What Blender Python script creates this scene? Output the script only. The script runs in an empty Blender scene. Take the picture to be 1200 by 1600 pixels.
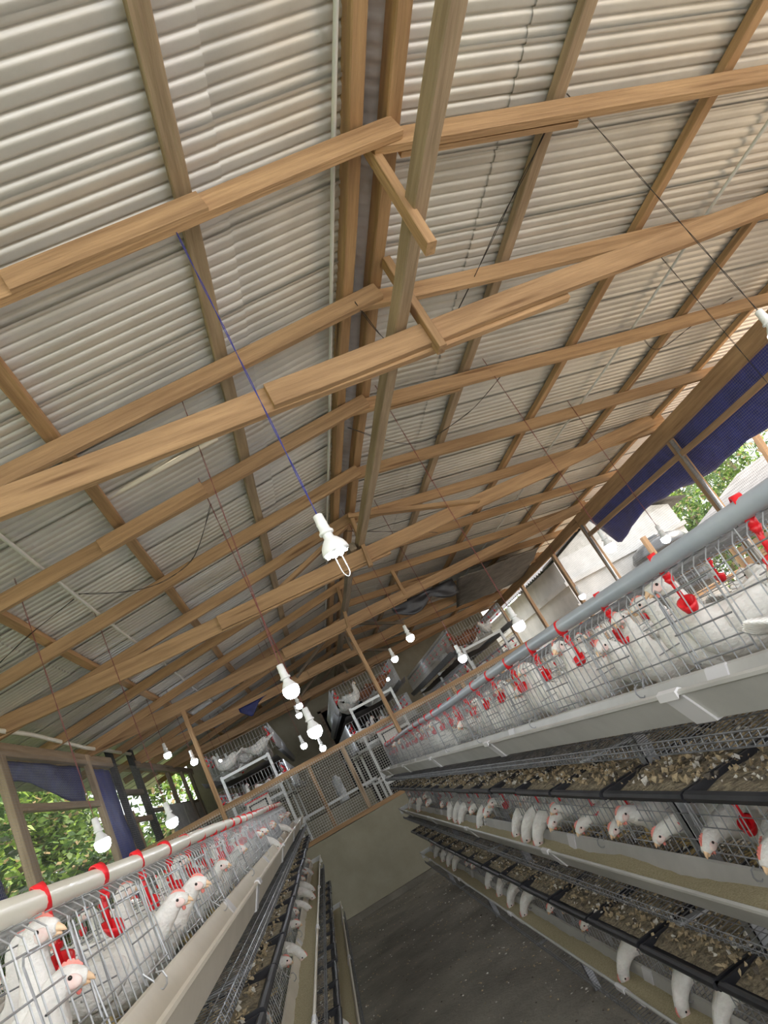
import bpy, math, random
from mathutils import Vector, Matrix, noise
R = random.Random(7)
S = bpy.context.scene
C = S.collection
H = 1.48                      # camera height; everything is laid out relative to the camera level and lifted by H at the end

# ------------------------------------------------------------------ camera
YA, PI_, RO, FPX = 0.27081, 0.31527, -0.51065, 1006.2
f = Vector((math.sin(YA)*math.cos(PI_), math.cos(YA)*math.cos(PI_), math.sin(PI_)))
r = Vector((math.cos(YA), -math.sin(YA), 0)); u = r.cross(f)
r2 = r*math.cos(RO) + u*math.sin(RO); u2 = -r*math.sin(RO) + u*math.cos(RO)
cd = bpy.data.cameras.new('camera'); cam = bpy.data.objects.new('camera', cd); C.objects.link(cam)
cam.matrix_world = Matrix(((r2.x, u2.x, -f.x, 0), (r2.y, u2.y, -f.y, 0), (r2.z, u2.z, -f.z, 0), (0, 0, 0, 1)))
cd.sensor_fit = 'VERTICAL'; cd.sensor_height = 36; cd.lens = FPX*36/1600; cd.clip_start = .01
S.camera = cam

# ------------------------------------------------------------------ world, sun, exposure
w = bpy.data.worlds.new('sky'); S.world = w; w.use_nodes = True
bg = w.node_tree.nodes['Background']; bg.inputs[0].default_value = (.97, .985, 1, 1); bg.inputs[1].default_value = 1.7
sd = bpy.data.lights.new('sun', 'SUN'); sd.energy = 4.5; sd.color = (1, .84, .66); sd.angle = .02
sun = bpy.data.objects.new('sun', sd); C.objects.link(sun)
sun.rotation_euler = Vector((1, .12, .95)).to_track_quat('Z', 'Y').to_euler()
S.view_settings.view_transform = 'Standard'; S.view_settings.look = 'None'
S.view_settings.gamma = 1; S.view_settings.use_curve_mapping = False
S.view_settings.exposure = 1.05

# ------------------------------------------------------------------ materials
def nt(name):
    m = bpy.data.materials.new(name); m.use_nodes = True
    t = m.node_tree; b = t.nodes['Principled BSDF']
    return m, t, b
def L(t, a, b): t.links.new(a, b)
def mat(name, c1, c2=None, scale=8, rough=.7, metal=0, bump=0, bscale=None, detail=6, coord='Object', stretch=(1,1,1), rand=0, lo=.35, hi=.65, emit=None, es=0, sub=0, trans=0):
    m, t, b = nt(name)
    b.inputs['Roughness'].default_value = rough; b.inputs['Metallic'].default_value = metal
    b.inputs['Base Color'].default_value = (*c1, 1)
    if sub: b.inputs['Subsurface Weight'].default_value = sub; b.inputs['Subsurface Radius'].default_value = (.02,.01,.008)
    if trans: b.inputs['Transmission Weight'].default_value = trans
    if emit: b.inputs['Emission Color'].default_value = (*emit, 1); b.inputs['Emission Strength'].default_value = es
    if c2 or bump or rand:
        tc = t.nodes.new('ShaderNodeTexCoord'); mp = t.nodes.new('ShaderNodeMapping')
        mp.inputs['Scale'].default_value = stretch
        L(t, tc.outputs[coord], mp.inputs[0])
        oi = t.nodes.new('ShaderNodeObjectInfo')
        mu = t.nodes.new('ShaderNodeMath'); mu.operation = 'MULTIPLY'; mu.inputs[1].default_value = 37
        L(t, oi.outputs['Random'], mu.inputs[0]); L(t, mu.outputs[0], mp.inputs['Location'])
    if c2:
        n = t.nodes.new('ShaderNodeTexNoise'); n.inputs['Scale'].default_value = scale; n.inputs['Detail'].default_value = detail
        n.inputs['Roughness'].default_value = .62
        L(t, mp.outputs[0], n.inputs['Vector'])
        cr = t.nodes.new('ShaderNodeValToRGB'); cr.color_ramp.elements[0].position = lo; cr.color_ramp.elements[1].position = hi
        cr.color_ramp.elements[0].color = (*c1, 1); cr.color_ramp.elements[1].color = (*c2, 1)
        L(t, n.outputs[0], cr.inputs[0]); out = cr.outputs[0]
        if rand:
            hs = t.nodes.new('ShaderNodeHueSaturation'); mr = t.nodes.new('ShaderNodeMapRange')
            mr.inputs['To Min'].default_value = 1-rand; mr.inputs['To Max'].default_value = 1+rand
            L(t, oi.outputs['Random'], mr.inputs[0]); L(t, mr.outputs[0], hs.inputs['Value']); L(t, out, hs.inputs['Color']); out = hs.outputs[0]
        L(t, out, b.inputs['Base Color'])
    if bump:
        n2 = t.nodes.new('ShaderNodeTexNoise'); n2.inputs['Scale'].default_value = bscale or scale*3; n2.inputs['Detail'].default_value = 8
        L(t, mp.outputs[0], n2.inputs['Vector'])
        bp = t.nodes.new('ShaderNodeBump'); bp.inputs['Strength'].default_value = bump; bp.inputs['Distance'].default_value = .02
        L(t, n2.outputs[0], bp.inputs['Height']); L(t, bp.outputs[0], b.inputs['Normal'])
    return m
def wood(name, c1, c2, rand=.14):
    m = mat(name, c1, c2, scale=9, rough=.72, bump=.4, bscale=26, stretch=(.16, 2.4, 2.4), rand=rand, lo=.36, hi=.64, detail=9)
    t = m.node_tree; b = t.nodes['Principled BSDF']; src = b.inputs['Base Color'].links[0].from_socket
    mp = [n for n in t.nodes if n.type == 'MAPPING'][0]
    v = t.nodes.new('ShaderNodeTexVoronoi'); v.inputs['Scale'].default_value = 4.2; L(t, mp.outputs[0], v.inputs['Vector'])
    cr = t.nodes.new('ShaderNodeValToRGB'); cr.color_ramp.elements[0].position = .07; cr.color_ramp.elements[1].position = .17
    cr.color_ramp.elements[0].color = (.28,.19,.12,1); cr.color_ramp.elements[1].color = (1,1,1,1)
    L(t, v.outputs['Distance'], cr.inputs[0])
    mx = t.nodes.new('ShaderNodeMix'); mx.data_type = 'RGBA'; mx.blend_type = 'MULTIPLY'; mx.inputs[0].default_value = .75
    L(t, src, mx.inputs[6]); L(t, cr.outputs[0], mx.inputs[7]); L(t, mx.outputs[2], b.inputs['Base Color'])
    return m
M = {}
M['wood'] = wood('sawn_timber', (.33,.195,.10), (.51,.32,.17))
M['wood_grey'] = wood('weathered_timber', (.30,.215,.14), (.46,.345,.235))
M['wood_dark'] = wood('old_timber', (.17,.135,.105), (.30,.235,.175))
M['wood_black'] = mat('tarred_timber', (.018,.018,.022), (.04,.04,.045), scale=20, rough=.55, bump=.2)
M['zinc'] = mat('galvanised_sheet', (.66,.645,.62), (.78,.76,.73), scale=3, rough=.46, metal=.5, bump=.05, bscale=40, rand=.06)
M['steel'] = mat('galvanised_wire', (.42,.43,.45), (.58,.59,.61), scale=30, rough=.4, metal=.6)
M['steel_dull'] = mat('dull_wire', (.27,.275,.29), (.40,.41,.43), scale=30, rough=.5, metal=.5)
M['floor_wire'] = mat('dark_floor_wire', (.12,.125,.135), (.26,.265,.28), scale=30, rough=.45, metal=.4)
M['wire_fine'] = mat('fine_mesh_wire', (.30,.30,.29), rough=.6)
M['wire_screen'] = mat('screen_wire', (.62,.61,.57), rough=.5, metal=.3)
M['trough'] = mat('trough_plastic', (.40,.395,.375), (.51,.50,.475), scale=4, rough=.38, bump=.03, bscale=30)
M['trough_cream'] = mat('cream_trough_plastic', (.60,.545,.45), (.70,.64,.54), scale=4, rough=.35, bump=.03, bscale=30)
M['sleeve'] = mat('pale_plastic', (.66,.65,.66), rough=.3)
M['pvc_grey'] = mat('grey_pvc', (.36,.40,.47), (.44,.48,.54), scale=5, rough=.35)
M['pvc_cream'] = mat('cream_pvc', (.80,.77,.66), (.88,.85,.74), scale=5, rough=.3)
M['pvc_white'] = mat('white_conduit', (.74,.74,.74), rough=.4)
M['red'] = mat('red_plastic', (.78,.02,.03), rough=.3, sub=.1)
M['black'] = mat('black_plastic', (.012,.013,.018), (.03,.03,.035), scale=12, rough=.4)
M['droppings'] = mat('droppings', (.13,.11,.08), (.44,.37,.25), scale=45, rough=.95, bump=.8, bscale=90, lo=.32, hi=.68)
M['clump_a'] = mat('dry_clumps', (.32,.24,.14), (.52,.42,.27), scale=60, rough=.95, bump=.4)
M['clump_b'] = mat('pale_clumps', (.52,.49,.43), (.72,.69,.62), scale=60, rough=.95, bump=.4)
M['clump_c'] = mat('dark_clumps', (.07,.06,.05), (.15,.125,.095), scale=60, rough=.95, bump=.4)
M['feed'] = mat('mash_feed', (.42,.36,.21), (.58,.51,.33), scale=160, rough=.95, bump=.5, bscale=220)
M['plaster'] = mat('cement_plaster', (.22,.20,.145), (.36,.33,.255), scale=1.6, rough=.9, bump=.25, bscale=18, detail=10, lo=.3, hi=.7)
M['plaster_low'] = mat('smooth_cement', (.255,.235,.17), (.38,.355,.27), scale=1.4, rough=.85, bump=.12, bscale=14, detail=10, lo=.3, hi=.7)
M['blocks'] = mat('bare_blocks', (.36,.35,.32), (.50,.49,.46), scale=6, rough=.9, bump=.4)
M['concrete'] = mat('dusty_concrete', (.105,.095,.075), (.25,.23,.19), scale=2.2, rough=.92, bump=.5, bscale=45, detail=12, lo=.3, hi=.72)
M['earth'] = mat('sandy_ground', (.42,.34,.24), (.58,.49,.37), scale=1.2, rough=.95, bump=.6, detail=10)
M['grass'] = mat('grass_ground', (.10,.16,.04), (.25,.30,.10), scale=3, rough=.95, bump=.8, detail=10)
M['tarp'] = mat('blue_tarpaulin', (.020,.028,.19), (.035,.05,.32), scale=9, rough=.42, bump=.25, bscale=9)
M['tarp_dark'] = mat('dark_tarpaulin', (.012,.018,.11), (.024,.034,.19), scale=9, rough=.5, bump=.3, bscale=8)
M['sheet_dark'] = mat('charcoal_sheet', (.045,.042,.04), (.13,.12,.11), scale=5, rough=.6, bump=.5, bscale=9)
M['whitewash'] = mat('whitewashed_wall', (.44,.435,.42), (.58,.57,.55), scale=2, rough=.9, bump=.3)
M['tank'] = mat('black_tank', (.035,.037,.042), (.07,.075,.08), scale=4, rough=.25)
M['shed_wood'] = wood('shed_planks', (.34,.22,.12), (.50,.34,.20))
M['old_roof'] = mat('old_grey_roofing', (.10,.10,.105), (.17,.17,.175), scale=3, rough=.7)
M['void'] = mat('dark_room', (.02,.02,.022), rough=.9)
M['leaf_a'] = mat('leaf_mid_green', (.075,.16,.03), (.19,.30,.06), scale=7, rough=.5, sub=0, rand=.1)
M['leaf_b'] = mat('leaf_bright', (.20,.34,.05), (.34,.48,.10), scale=7, rough=.5)
M['leaf_c'] = mat('leaf_deep', (.03,.08,.02), (.08,.16,.04), scale=7, rough=.5)
M['leaf_dry'] = mat('leaf_dry', (.30,.22,.11), (.44,.34,.19), scale=7, rough=.7)
for k in ('leaf_a','leaf_b','leaf_c','leaf_dry'):
    m = M[k]; t = m.node_tree; b = t.nodes['Principled BSDF']; src = b.inputs['Base Color'].links[0].from_socket
    tr = t.nodes.new('ShaderNodeBsdfTranslucent'); ms = t.nodes.new('ShaderNodeMixShader'); ms.inputs[0].default_value = .4
    L(t, src, tr.inputs[0]); L(t, b.outputs[0], ms.inputs[1]); L(t, tr.outputs[0], ms.inputs[2])
    L(t, ms.outputs[0], t.nodes['Material Output'].inputs[0])
M['bark'] = mat('bark', (.16,.12,.085), (.30,.24,.17), scale=12, rough=.9, bump=.6, stretch=(1,1,.2))
M['feather'] = mat('white_feathers', (.74,.71,.67), (.86,.84,.80), scale=30, rough=.75, bump=.35, bscale=75, sub=.12, stretch=(1,1,1.4))
M['feather_grey'] = mat('soiled_white_feathers', (.50,.48,.44), (.72,.70,.66), scale=18, rough=.8, bump=.35, bscale=75)
M['face'] = mat('pink_face_skin', (.80,.57,.52), (.84,.72,.67), scale=60, rough=.6, sub=.15)
M['comb'] = mat('red_comb', (.72,.18,.15), (.80,.32,.26), scale=40, rough=.45, sub=.15)
M['beak'] = mat('horn_beak', (.78,.50,.30), (.86,.64,.42), scale=60, rough=.4)
M['shank'] = mat('yellow_shank', (.62,.47,.22), rough=.6)
M['eye'] = mat('dark_eye', (.012,.008,.006), rough=.12)
M['brown_hen'] = mat('brown_feathers', (.16,.06,.03), (.36,.15,.07), scale=20, rough=.8, bump=.3)
M['bulb_body'] = mat('bulb_white_plastic', (.80,.80,.80), rough=.35)
M['glow'] = mat('lit_bulb', (1,1,1), emit=(.86,.93,1), es=30)
M['led'] = mat('lit_led', (1,1,1), emit=(.86,.95,1), es=60)
M['cord_blue'] = mat('blue_flex', (.03,.035,.24), rough=.5)
M['cord_red'] = mat('red_brown_flex', (.16,.03,.03), rough=.5)
M['cord_black'] = mat('black_flex', (.015,.013,.015), rough=.5)
M['white_paint'] = mat('white_painted_steel', (.78,.80,.80), rough=.45)
M['sack'] = mat('woven_white_sack', (.62,.66,.72), (.76,.79,.83), scale=14, rough=.6, bump=.5)
M['box_white'] = mat('white_box_plastic', (.78,.74,.70), rough=.4)

# ------------------------------------------------------------------ mesh builder
class MB:
    def __init__(s): s.v = []; s.f = []; s.mi = []; s.cur = 0
    def add(s, vs, fs):
        o = len(s.v); s.v += [tuple(p) for p in vs]; s.f += [tuple(i+o for i in q) for q in fs]; s.mi += [s.cur]*len(fs)
    def box(s, a, b):
        (x0,y0,z0),(x1,y1,z1) = a, b
        s.add([(x0,y0,z0),(x1,y0,z0),(x1,y1,z0),(x0,y1,z0),(x0,y0,z1),(x1,y0,z1),(x1,y1,z1),(x0,y1,z1)],
              [(0,3,2,1),(4,5,6,7),(0,1,5,4),(1,2,6,5),(2,3,7,6),(3,0,4,7)])
    def bar(s, p, q, w, h, up=(0,0,1)):
        p = Vector(p); q = Vector(q); d = (q-p).normalized(); up = Vector(up)
        if abs(d.dot(up)) > .98: up = Vector((1,0,0))
        a = d.cross(up).normalized(); b = a.cross(d).normalized()
        vs = [c+a*i*w/2+b*j*h/2 for c in (p, q) for i, j in ((-1,-1),(1,-1),(1,1),(-1,1))]
        s.add(vs, [(0,1,2,3),(7,6,5,4),(0,4,5,1),(1,5,6,2),(2,6,7,3),(3,7,4,0)])
    def tube(s, path, rad, n=8, cap=True, sx=1):
        path = [Vector(p) for p in path]; rads = rad if isinstance(rad, (list, tuple)) else [rad]*len(path)
        o = len(s.v); prev = None
        for i, p in enumerate(path):
            d = (path[min(i+1, len(path)-1)] - path[max(i-1, 0)]).normalized()
            if prev is None:
                up = Vector((0,0,1)) if abs(d.z) < .9 else Vector((1,0,0)); a = d.cross(up).normalized()
            else: a = (prev - d*prev.dot(d)).normalized()
            prev = a; b = d.cross(a)
            for k in range(n):
                t = 2*math.pi*k/n; s.v.append(tuple(p + (a*math.cos(t)*sx + b*math.sin(t))*rads[i]))
        m = len(path)
        for i in range(m-1):
            for k in range(n):
                k2 = (k+1) % n; s.f.append((o+i*n+k, o+(i+1)*n+k, o+(i+1)*n+k2, o+i*n+k2)); s.mi.append(s.cur)
        if cap:
            s.f.append(tuple(o+k for k in range(n))); s.mi.append(s.cur)
            s.f.append(tuple(o+(m-1)*n+k for k in reversed(range(n)))); s.mi.append(s.cur)
    def wire(s, p, q, r=.0015): s.tube([p, q], r, 4, cap=False)
    def lathe(s, prof, n=20, c=(0,0,0)):
        o = len(s.v); c = Vector(c)
        for rr, z in prof:
            for k in range(n):
                t = 2*math.pi*k/n; s.v.append(tuple(c+Vector((rr*math.cos(t), rr*math.sin(t), z))))
        for i in range(len(prof)-1):
            for k in range(n):
                k2 = (k+1) % n; s.f.append((o+i*n+k, o+i*n+k2, o+(i+1)*n+k2, o+(i+1)*n+k)); s.mi.append(s.cur)
    def extr_y(s, prof, y0, y1, closed=False, flip=False):      # prof in (x,z)
        n = len(prof); vs = [(x, y0, z) for x, z in prof]+[(x, y1, z) for x, z in prof]
        rng = n if closed else n-1
        fs = [(i, (i+1) % n, (i+1) % n+n, i+n) for i in range(rng)]
        if closed: fs += [tuple(range(n))[::-1], tuple(range(n, 2*n))]
        s.add(vs, fs)
    def ell(s, c, rx, ry, rz, n=10, m=7):
        vs = []; fs = []
        for i in range(m+1):
            t = math.pi*i/m
            for k in range(n):
                a = 2*math.pi*k/n; vs.append((c[0]+rx*math.sin(t)*math.cos(a), c[1]+ry*math.sin(t)*math.sin(a), c[2]+rz*math.cos(t)))
        for i in range(m):
            for k in range(n): fs.append((i*n+k, (i+1)*n+k, (i+1)*n+(k+1) % n, i*n+(k+1) % n))
        s.add(vs, fs)
    def mesh(s, name, mats, smooth=False):
        me = bpy.data.meshes.new(name); me.from_pydata(s.v, [], s.f); me.update()
        for m in (mats if isinstance(mats, (list, tuple)) else [mats]): me.materials.append(M[m] if isinstance(m, str) else m)
        if any(s.mi): me.polygons.foreach_set('material_index', s.mi)
        if smooth: me.polygons.foreach_set('use_smooth', [True]*len(me.polygons))
        return me
    def build(s, name, mats, parent=None, smooth=False, loc=None):
        o = bpy.data.objects.new(name, s.mesh(name, mats, smooth)); C.objects.link(o)
        if parent: o.parent = parent
        if loc is not None: o.location = loc
        return o
def tag(o, label, cat, group=None, kind=None):
    o['label'] = label; o['category'] = cat
    if group: o['group'] = group
    if kind: o['kind'] = kind
    return o
def struct(o): o['kind'] = 'structure'; return o
def thing(name, label, cat, loc=(0,0,0), rz=0, group=None):
    o = bpy.data.objects.new(name, None); C.objects.link(o); o.location = loc; o.rotation_euler = (0,0,rz); o.empty_display_size = .1
    return tag(o, label, cat, group)
def copy_tree(o, parent=None):
    c = o.copy(); C.objects.link(c); c.parent = parent
    for ch in list(o.children): copy_tree(ch, c)
    return c
ORD = ['nearest','second','third','fourth','fifth','sixth','seventh','eighth','ninth','tenth','eleventh','twelfth','thirteenth','fourteenth','fifteenth','sixteenth','seventeenth','eighteenth','nineteenth','twentieth',
 'twenty-first','twenty-second','twenty-third','twenty-fourth','twenty-fifth','twenty-sixth','twenty-seventh','twenty-eighth','twenty-ninth','thirtieth']
def timber(name, p, q, w_, h_, m, label, cat, group=None, kind=None, up=(0,0,1), wob=.006, parent=None):
    """sawn timber from p to q: local x runs along it"""
    p = Vector(p); q = Vector(q); ln = (q-p).length; d = (q-p).normalized(); up = Vector(up)
    if abs(d.dot(up)) > .98: up = Vector((0,1,0))
    a = up.cross(d).normalized(); b = d.cross(a).normalized()
    mb = MB(); n = max(2, int(ln/.25)); sd = R.random()*50; c = min(w_, h_)*.08
    prof = [(-w_/2+c,-h_/2),(w_/2-c,-h_/2),(w_/2,-h_/2+c),(w_/2,h_/2-c),(w_/2-c,h_/2),(-w_/2+c,h_/2),(-w_/2,h_/2-c),(-w_/2,-h_/2+c)]
    vs = []
    for i in range(n+1):
        t = i/n; s1 = noise.noise((sd+t*ln*.7, 0, 0))*wob*2.2; s2 = noise.noise((sd+t*ln*.7, 9, 0))*wob*2.2
        for k, (y, z) in enumerate(prof):
            j = noise.noise((sd+t*ln*2.3, k*3.1, 4))*wob*.35
            vs.append((t*ln, y+s1+(j if y > 0 else -j), z+s2))
    fs = [(i*8+k, i*8+(k+1) % 8, (i+1)*8+(k+1) % 8, (i+1)*8+k) for i in range(n) for k in range(8)]
    fs += [tuple(range(8))[::-1], tuple(range(n*8, n*8+8))]
    mb.add(vs, fs); o = mb.build(name, m, parent)
    o.matrix_world = Matrix(((d.x,a.x,b.x,p.x),(d.y,a.y,b.y,p.y),(d.z,a.z,b.z,p.z),(0,0,0,1)))
    if label: tag(o, label, cat, group, kind)
    elif kind: o['kind'] = kind
    return o

# ================================================================== THE SETTING
XL, XR, XC, SL = -2.40, 5.17, 1.38, .1428
Y0, YP, YG = -1.0, 8.79, 15.5
FZ = -H
def rz(x, off=0.0): return 2.22 - SL*abs(x-XC) + off
fl = MB()
nx, ny = 44, 96
vs = [(XL-.1+(XR-XL+.2)*i/nx, Y0-2+(YG+2.4-Y0)*j/ny, FZ + .012*noise.noise((i*.45, j*.45, 0)) + .006*noise.noise((i*1.7, j*1.7, 5))) for j in range(ny+1) for i in range(nx+1)]
fl.add(vs, [(j*(nx+1)+i, j*(nx+1)+i+1, (j+1)*(nx+1)+i+1, (j+1)*(nx+1)+i) for j in range(ny) for i in range(nx)])
struct(fl.build('floor', 'concrete', smooth=True))
# ground outside (two strips beside the house)
g = MB(); g.box((XR+.1, -12, FZ-.25), (45, 60, FZ-.06)); struct(g.build('ground_right', 'earth'))
g = MB()
n_ = 24; vs = [(XL-.1-i*(26/n_), -12+j*(72/n_), FZ-.06 + .0*j + (0 if i < 5 else (i-5)*.42) + .12*noise.noise((i*.6, j*.6, 0))*(i > 0)) for j in range(n_+1) for i in range(n_+1)]
g.add(vs, [(j*(n_+1)+i, (j+1)*(n_+1)+i, (j+1)*(n_+1)+i+1, j*(n_+1)+i+1) for j in range(n_) for i in range(n_)])
struct(g.build('ground_left', 'grass', smooth=True))
g = MB(); g.box((XL-.1, YG+.3, FZ-.25), (XR+.1, 60, FZ-.06)); struct(g.build('ground_back', 'earth'))
# side walls, low
for nm, x in (('wall_left', XL), ('wall_right', XR)):
    b = MB(); b.box((x-.07, Y0, FZ), (x+.07, YG, -.62)); struct(b.build(nm, 'plaster'))
# gable wall with a dark doorway
b = MB(); DX0, DX1, DZ = .62, 1.78, 1.45
def gtop(x): return rz(x, .155)
for x0, x1 in ((XL-.05, DX0), (DX1, XR+.05)):
    pts = sorted(set([x0, x1] + ([XC] if x0 < XC < x1 else [])))
    for a, c in zip(pts, pts[1:]):
        b.add([(a,YG,FZ),(c,YG,FZ),(c,YG,gtop(c)),(a,YG,gtop(a)),(a,YG+.15,FZ),(c,YG+.15,FZ),(c,YG+.15,gtop(c)),(a,YG+.15,gtop(a))],
              [(0,1,2,3),(5,4,7,6),(0,4,5,1),(3,2,6,7),(0,3,7,4),(1,5,6,2)])
for a, c in ((DX0, XC), (XC, DX1)):
    b.add([(a,YG,DZ),(c,YG,DZ),(c,YG,gtop(c)),(a,YG,gtop(a)),(a,YG+.15,DZ),(c,YG+.15,DZ),(c,YG+.15,gtop(c)),(a,YG+.15,gtop(a))],
          [(0,1,2,3),(5,4,7,6),(0,4,5,1),(3,2,6,7),(0,3,7,4),(1,5,6,2)])
struct(b.build('wall_back', 'plaster'))
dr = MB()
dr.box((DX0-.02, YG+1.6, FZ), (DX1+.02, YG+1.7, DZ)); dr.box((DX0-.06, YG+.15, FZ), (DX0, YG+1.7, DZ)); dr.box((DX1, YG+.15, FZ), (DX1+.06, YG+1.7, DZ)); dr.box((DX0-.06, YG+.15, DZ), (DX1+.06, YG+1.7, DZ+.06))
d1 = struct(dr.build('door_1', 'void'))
df = MB(); df.box((DX0-.04, YG-.03, FZ), (DX0+.03, YG+.1, DZ+.03)); df.box((DX1-.03, YG-.03, FZ), (DX1+.04, YG+.1, DZ+.03)); df.box((DX0-.04, YG-.03, DZ-.02), (DX1+.04, YG+.1, DZ+.05))
df.build('door_frame', 'wood_dark', d1)
# low partition wall across the house
b = MB(); b.box((XL+.08, YP-.07, FZ), (XR-.08, YP+.07, -.535)); struct(b.build('wall_partition', 'plaster_low'))
b = MB(); b.box((XL+.08, YP-.13, FZ), (XR-.08, YP-.071, FZ+.07)); struct(b.build('trim_1', 'concrete'))
# bare block wall panels at the far end of the left side
b = MB()
for k in range(3):
    b.box((XL-.02, 12.0+k*1.15, -.6), (XL+.04, 12.0+k*1.15+1.05, .95))
struct(b.build('wall_left_far', 'blocks'))

# ---- corrugated roof (each slope: overlapping sheets as parts)
def sheet_mesh(L_, wdt, seed):
    mb = MB(); pitch = .073; amp = .0100; ns = int(wdt/pitch*10); rows = 3
    vs = []
    for j in range(ns+1):
        y = wdt*j/ns; ph = math.cos(2*math.pi*y/pitch); z = amp*(1-(1-ph)**2/2) if ph < 1 else amp
        dd = (y % pitch)/pitch-.5; z = amp*(2*math.exp(-(dd/.135)**2)-1) + .011*(y/wdt if seed > 2 else 1-y/wdt)
        for i in range(rows+1):
            x = L_*i/rows; vs.append((x, y, z + .004*noise.noise((x*1.3, y*2, seed))))
    mb.add(vs, [(j*(rows+1)+i, j*(rows+1)+i+1, (j+1)*(rows+1)+i+1, (j+1)*(rows+1)+i) for j in range(ns) for i in range(rows)])
    return mb.mesh('corrugated_sheet', 'zinc', smooth=True)
NS = 32; PITCH = .511
for side, spans in ((-1, ((XC-.055, .56), (.64, -1.72), (-1.64, -3.35))), (1, ((XC+.055, 2.16), (2.08, 4.40), (4.32, 5.95)))):
    ce = bpy.data.objects.new('ceiling', None); C.objects.link(ce); struct(ce); ce.location = (XC, 0, 2.38)
    for k, (xa, xb) in enumerate(spans):
        me = sheet_mesh(abs(xb-xa)/math.cos(math.atan(SL)), .073*8, k+side*5)
        for j in range(NS):
            o = bpy.data.objects.new('corrugated_sheet', me); C.objects.link(o); o.parent = ce
            y = Y0+.15+j*PITCH + R.uniform(-.004, .004)
            zz = rz(xa, .176) - (k*.006)
            d = Vector((xb-xa, 0, -SL*abs(xb-xa))).normalized()
            yv = Vector((0, 1, 0)); nz = d.cross(yv)
            if nz.z < 0: nz = -nz
            # keep a right-handed frame on both slopes
            if side > 0: mtx = Matrix(((d.x,0,nz.x,xa),(d.y,1,nz.y,y),(d.z,0,nz.z,zz),(0,0,0,1)))
            else: mtx = Matrix(((d.x,0,nz.x,xa),(d.y,-1,nz.y,y+.584),(d.z,0,nz.z,zz),(0,0,0,1)))
            o.matrix_parent_inverse = Matrix.Translation(-ce.location); o.matrix_basis = mtx
rc = MB()
prof = [(XC-.30, rz(XC-.30,.206)), (XC-.04, rz(XC-.04,.215)), (XC, rz(XC,.235)), (XC+.04, rz(XC+.04,.215)), (XC+.30, rz(XC+.30,.206))]
ys = [Y0+j*.0182 for j in range(int((YG-Y0)/.0182))]
for j, y in enumerate(ys):
    for x, z in prof: rc.v.append((x, y, z+.007*math.cos(j*math.pi/2)))
rc.f = [(j*5+i, j*5+i+1, (j+1)*5+i+1, (j+1)*5+i) for j in range(len(ys)-1) for i in range(4)]; rc.mi = [0]*len(rc.f)
tag(rc.build('ridge_cap', 'zinc', smooth=True), 'galvanised ridge capping seen through the gap between the two ridge beams', 'roof capping')

# ================================================================== TIMBER
TY = [.80, 1.95, 2.97, 4.13, 5.28, 6.38, 7.67, 8.79, 9.95, 11.1, 12.3, 13.5, 14.75]
TYn = ['just out of the top of the view', 'first in view', 'second in view, by the big near tie beam', 'third in view', 'fourth in view', 'fifth in view',
       'sixth in view', 'seventh in view, above the partition', 'first beyond the partition', 'second beyond the partition', 'third beyond the partition', 'fourth beyond the partition', 'last before the gable wall']
RH = .105
for i, y in enumerate(TY):
    for sd_, nm, x1 in ((-1, 'left', -2.95), (1, 'right', 5.62)):
        dy = .022*sd_
        timber('rafter', (XC-sd_*.06, y+dy, rz(XC-sd_*.06, RH/2)-.01), (x1, y+dy, rz(x1, RH/2)), .046, RH, 'wood', f'timber rafter of the {nm} slope, {TYn[i]}', 'rafter', f'rafters of the {nm} slope')
# splice boards
for a, b_, y, lab in (((.50, 1.95), (-.28, 1.95), -.052, 'short splice board nailed beside the first left rafter near the lamp cord'), ((1.45, 1.95), (2.35, 1.95), .07, 'splice board along the first right rafter at the top of the view'),
                  ((.10, 4.13), (-.65, 4.13), -.06, 'splice board on the third left rafter'), ((1.5, 4.13), (2.2, 4.13), .07, 'splice board on the third right rafter')):
    timber('splice_board', (a[0], a[1]+y, rz(a[0], .03)), (b_[0], b_[1]+y, rz(b_[0], .03)), .03, .1, 'wood', lab, 'board')
# purlins and ridge beams
for x, w_, nm, m in ((1.26, .07, 'left of the ridge gap', 'wood'), (1.455, .075, 'right of the ridge gap', 'wood')):
    timber('ridge_beam', (x, Y0, rz(x, RH+.03)), (x, YG, rz(x, RH+.03)), w_, .09, m, f'long ridge beam running down the house just {nm}', 'beam', 'ridge beams')
for x, nm in ((.45, 'first left of the ridge'), (-.50, 'second left of the ridge'), (-1.45, 'third left of the ridge'), (-2.75, 'outermost on the left eave'),
              (2.31, 'first right of the ridge'), (3.27, 'second right of the ridge'), (4.33, 'third right of the ridge'), (5.2, 'fourth right, above the right wall'), (5.75, 'outermost on the right eave')):
    m = 'wood_grey' if x in (.45, 2.31) else 'wood'
    timber('purlin', (x, Y0, rz(x, RH+.03)), (x, YG, rz(x, RH+.03)), .072, .05, m, f'long purlin under the corrugated sheets, {nm}', 'purlin', 'purlins')
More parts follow.
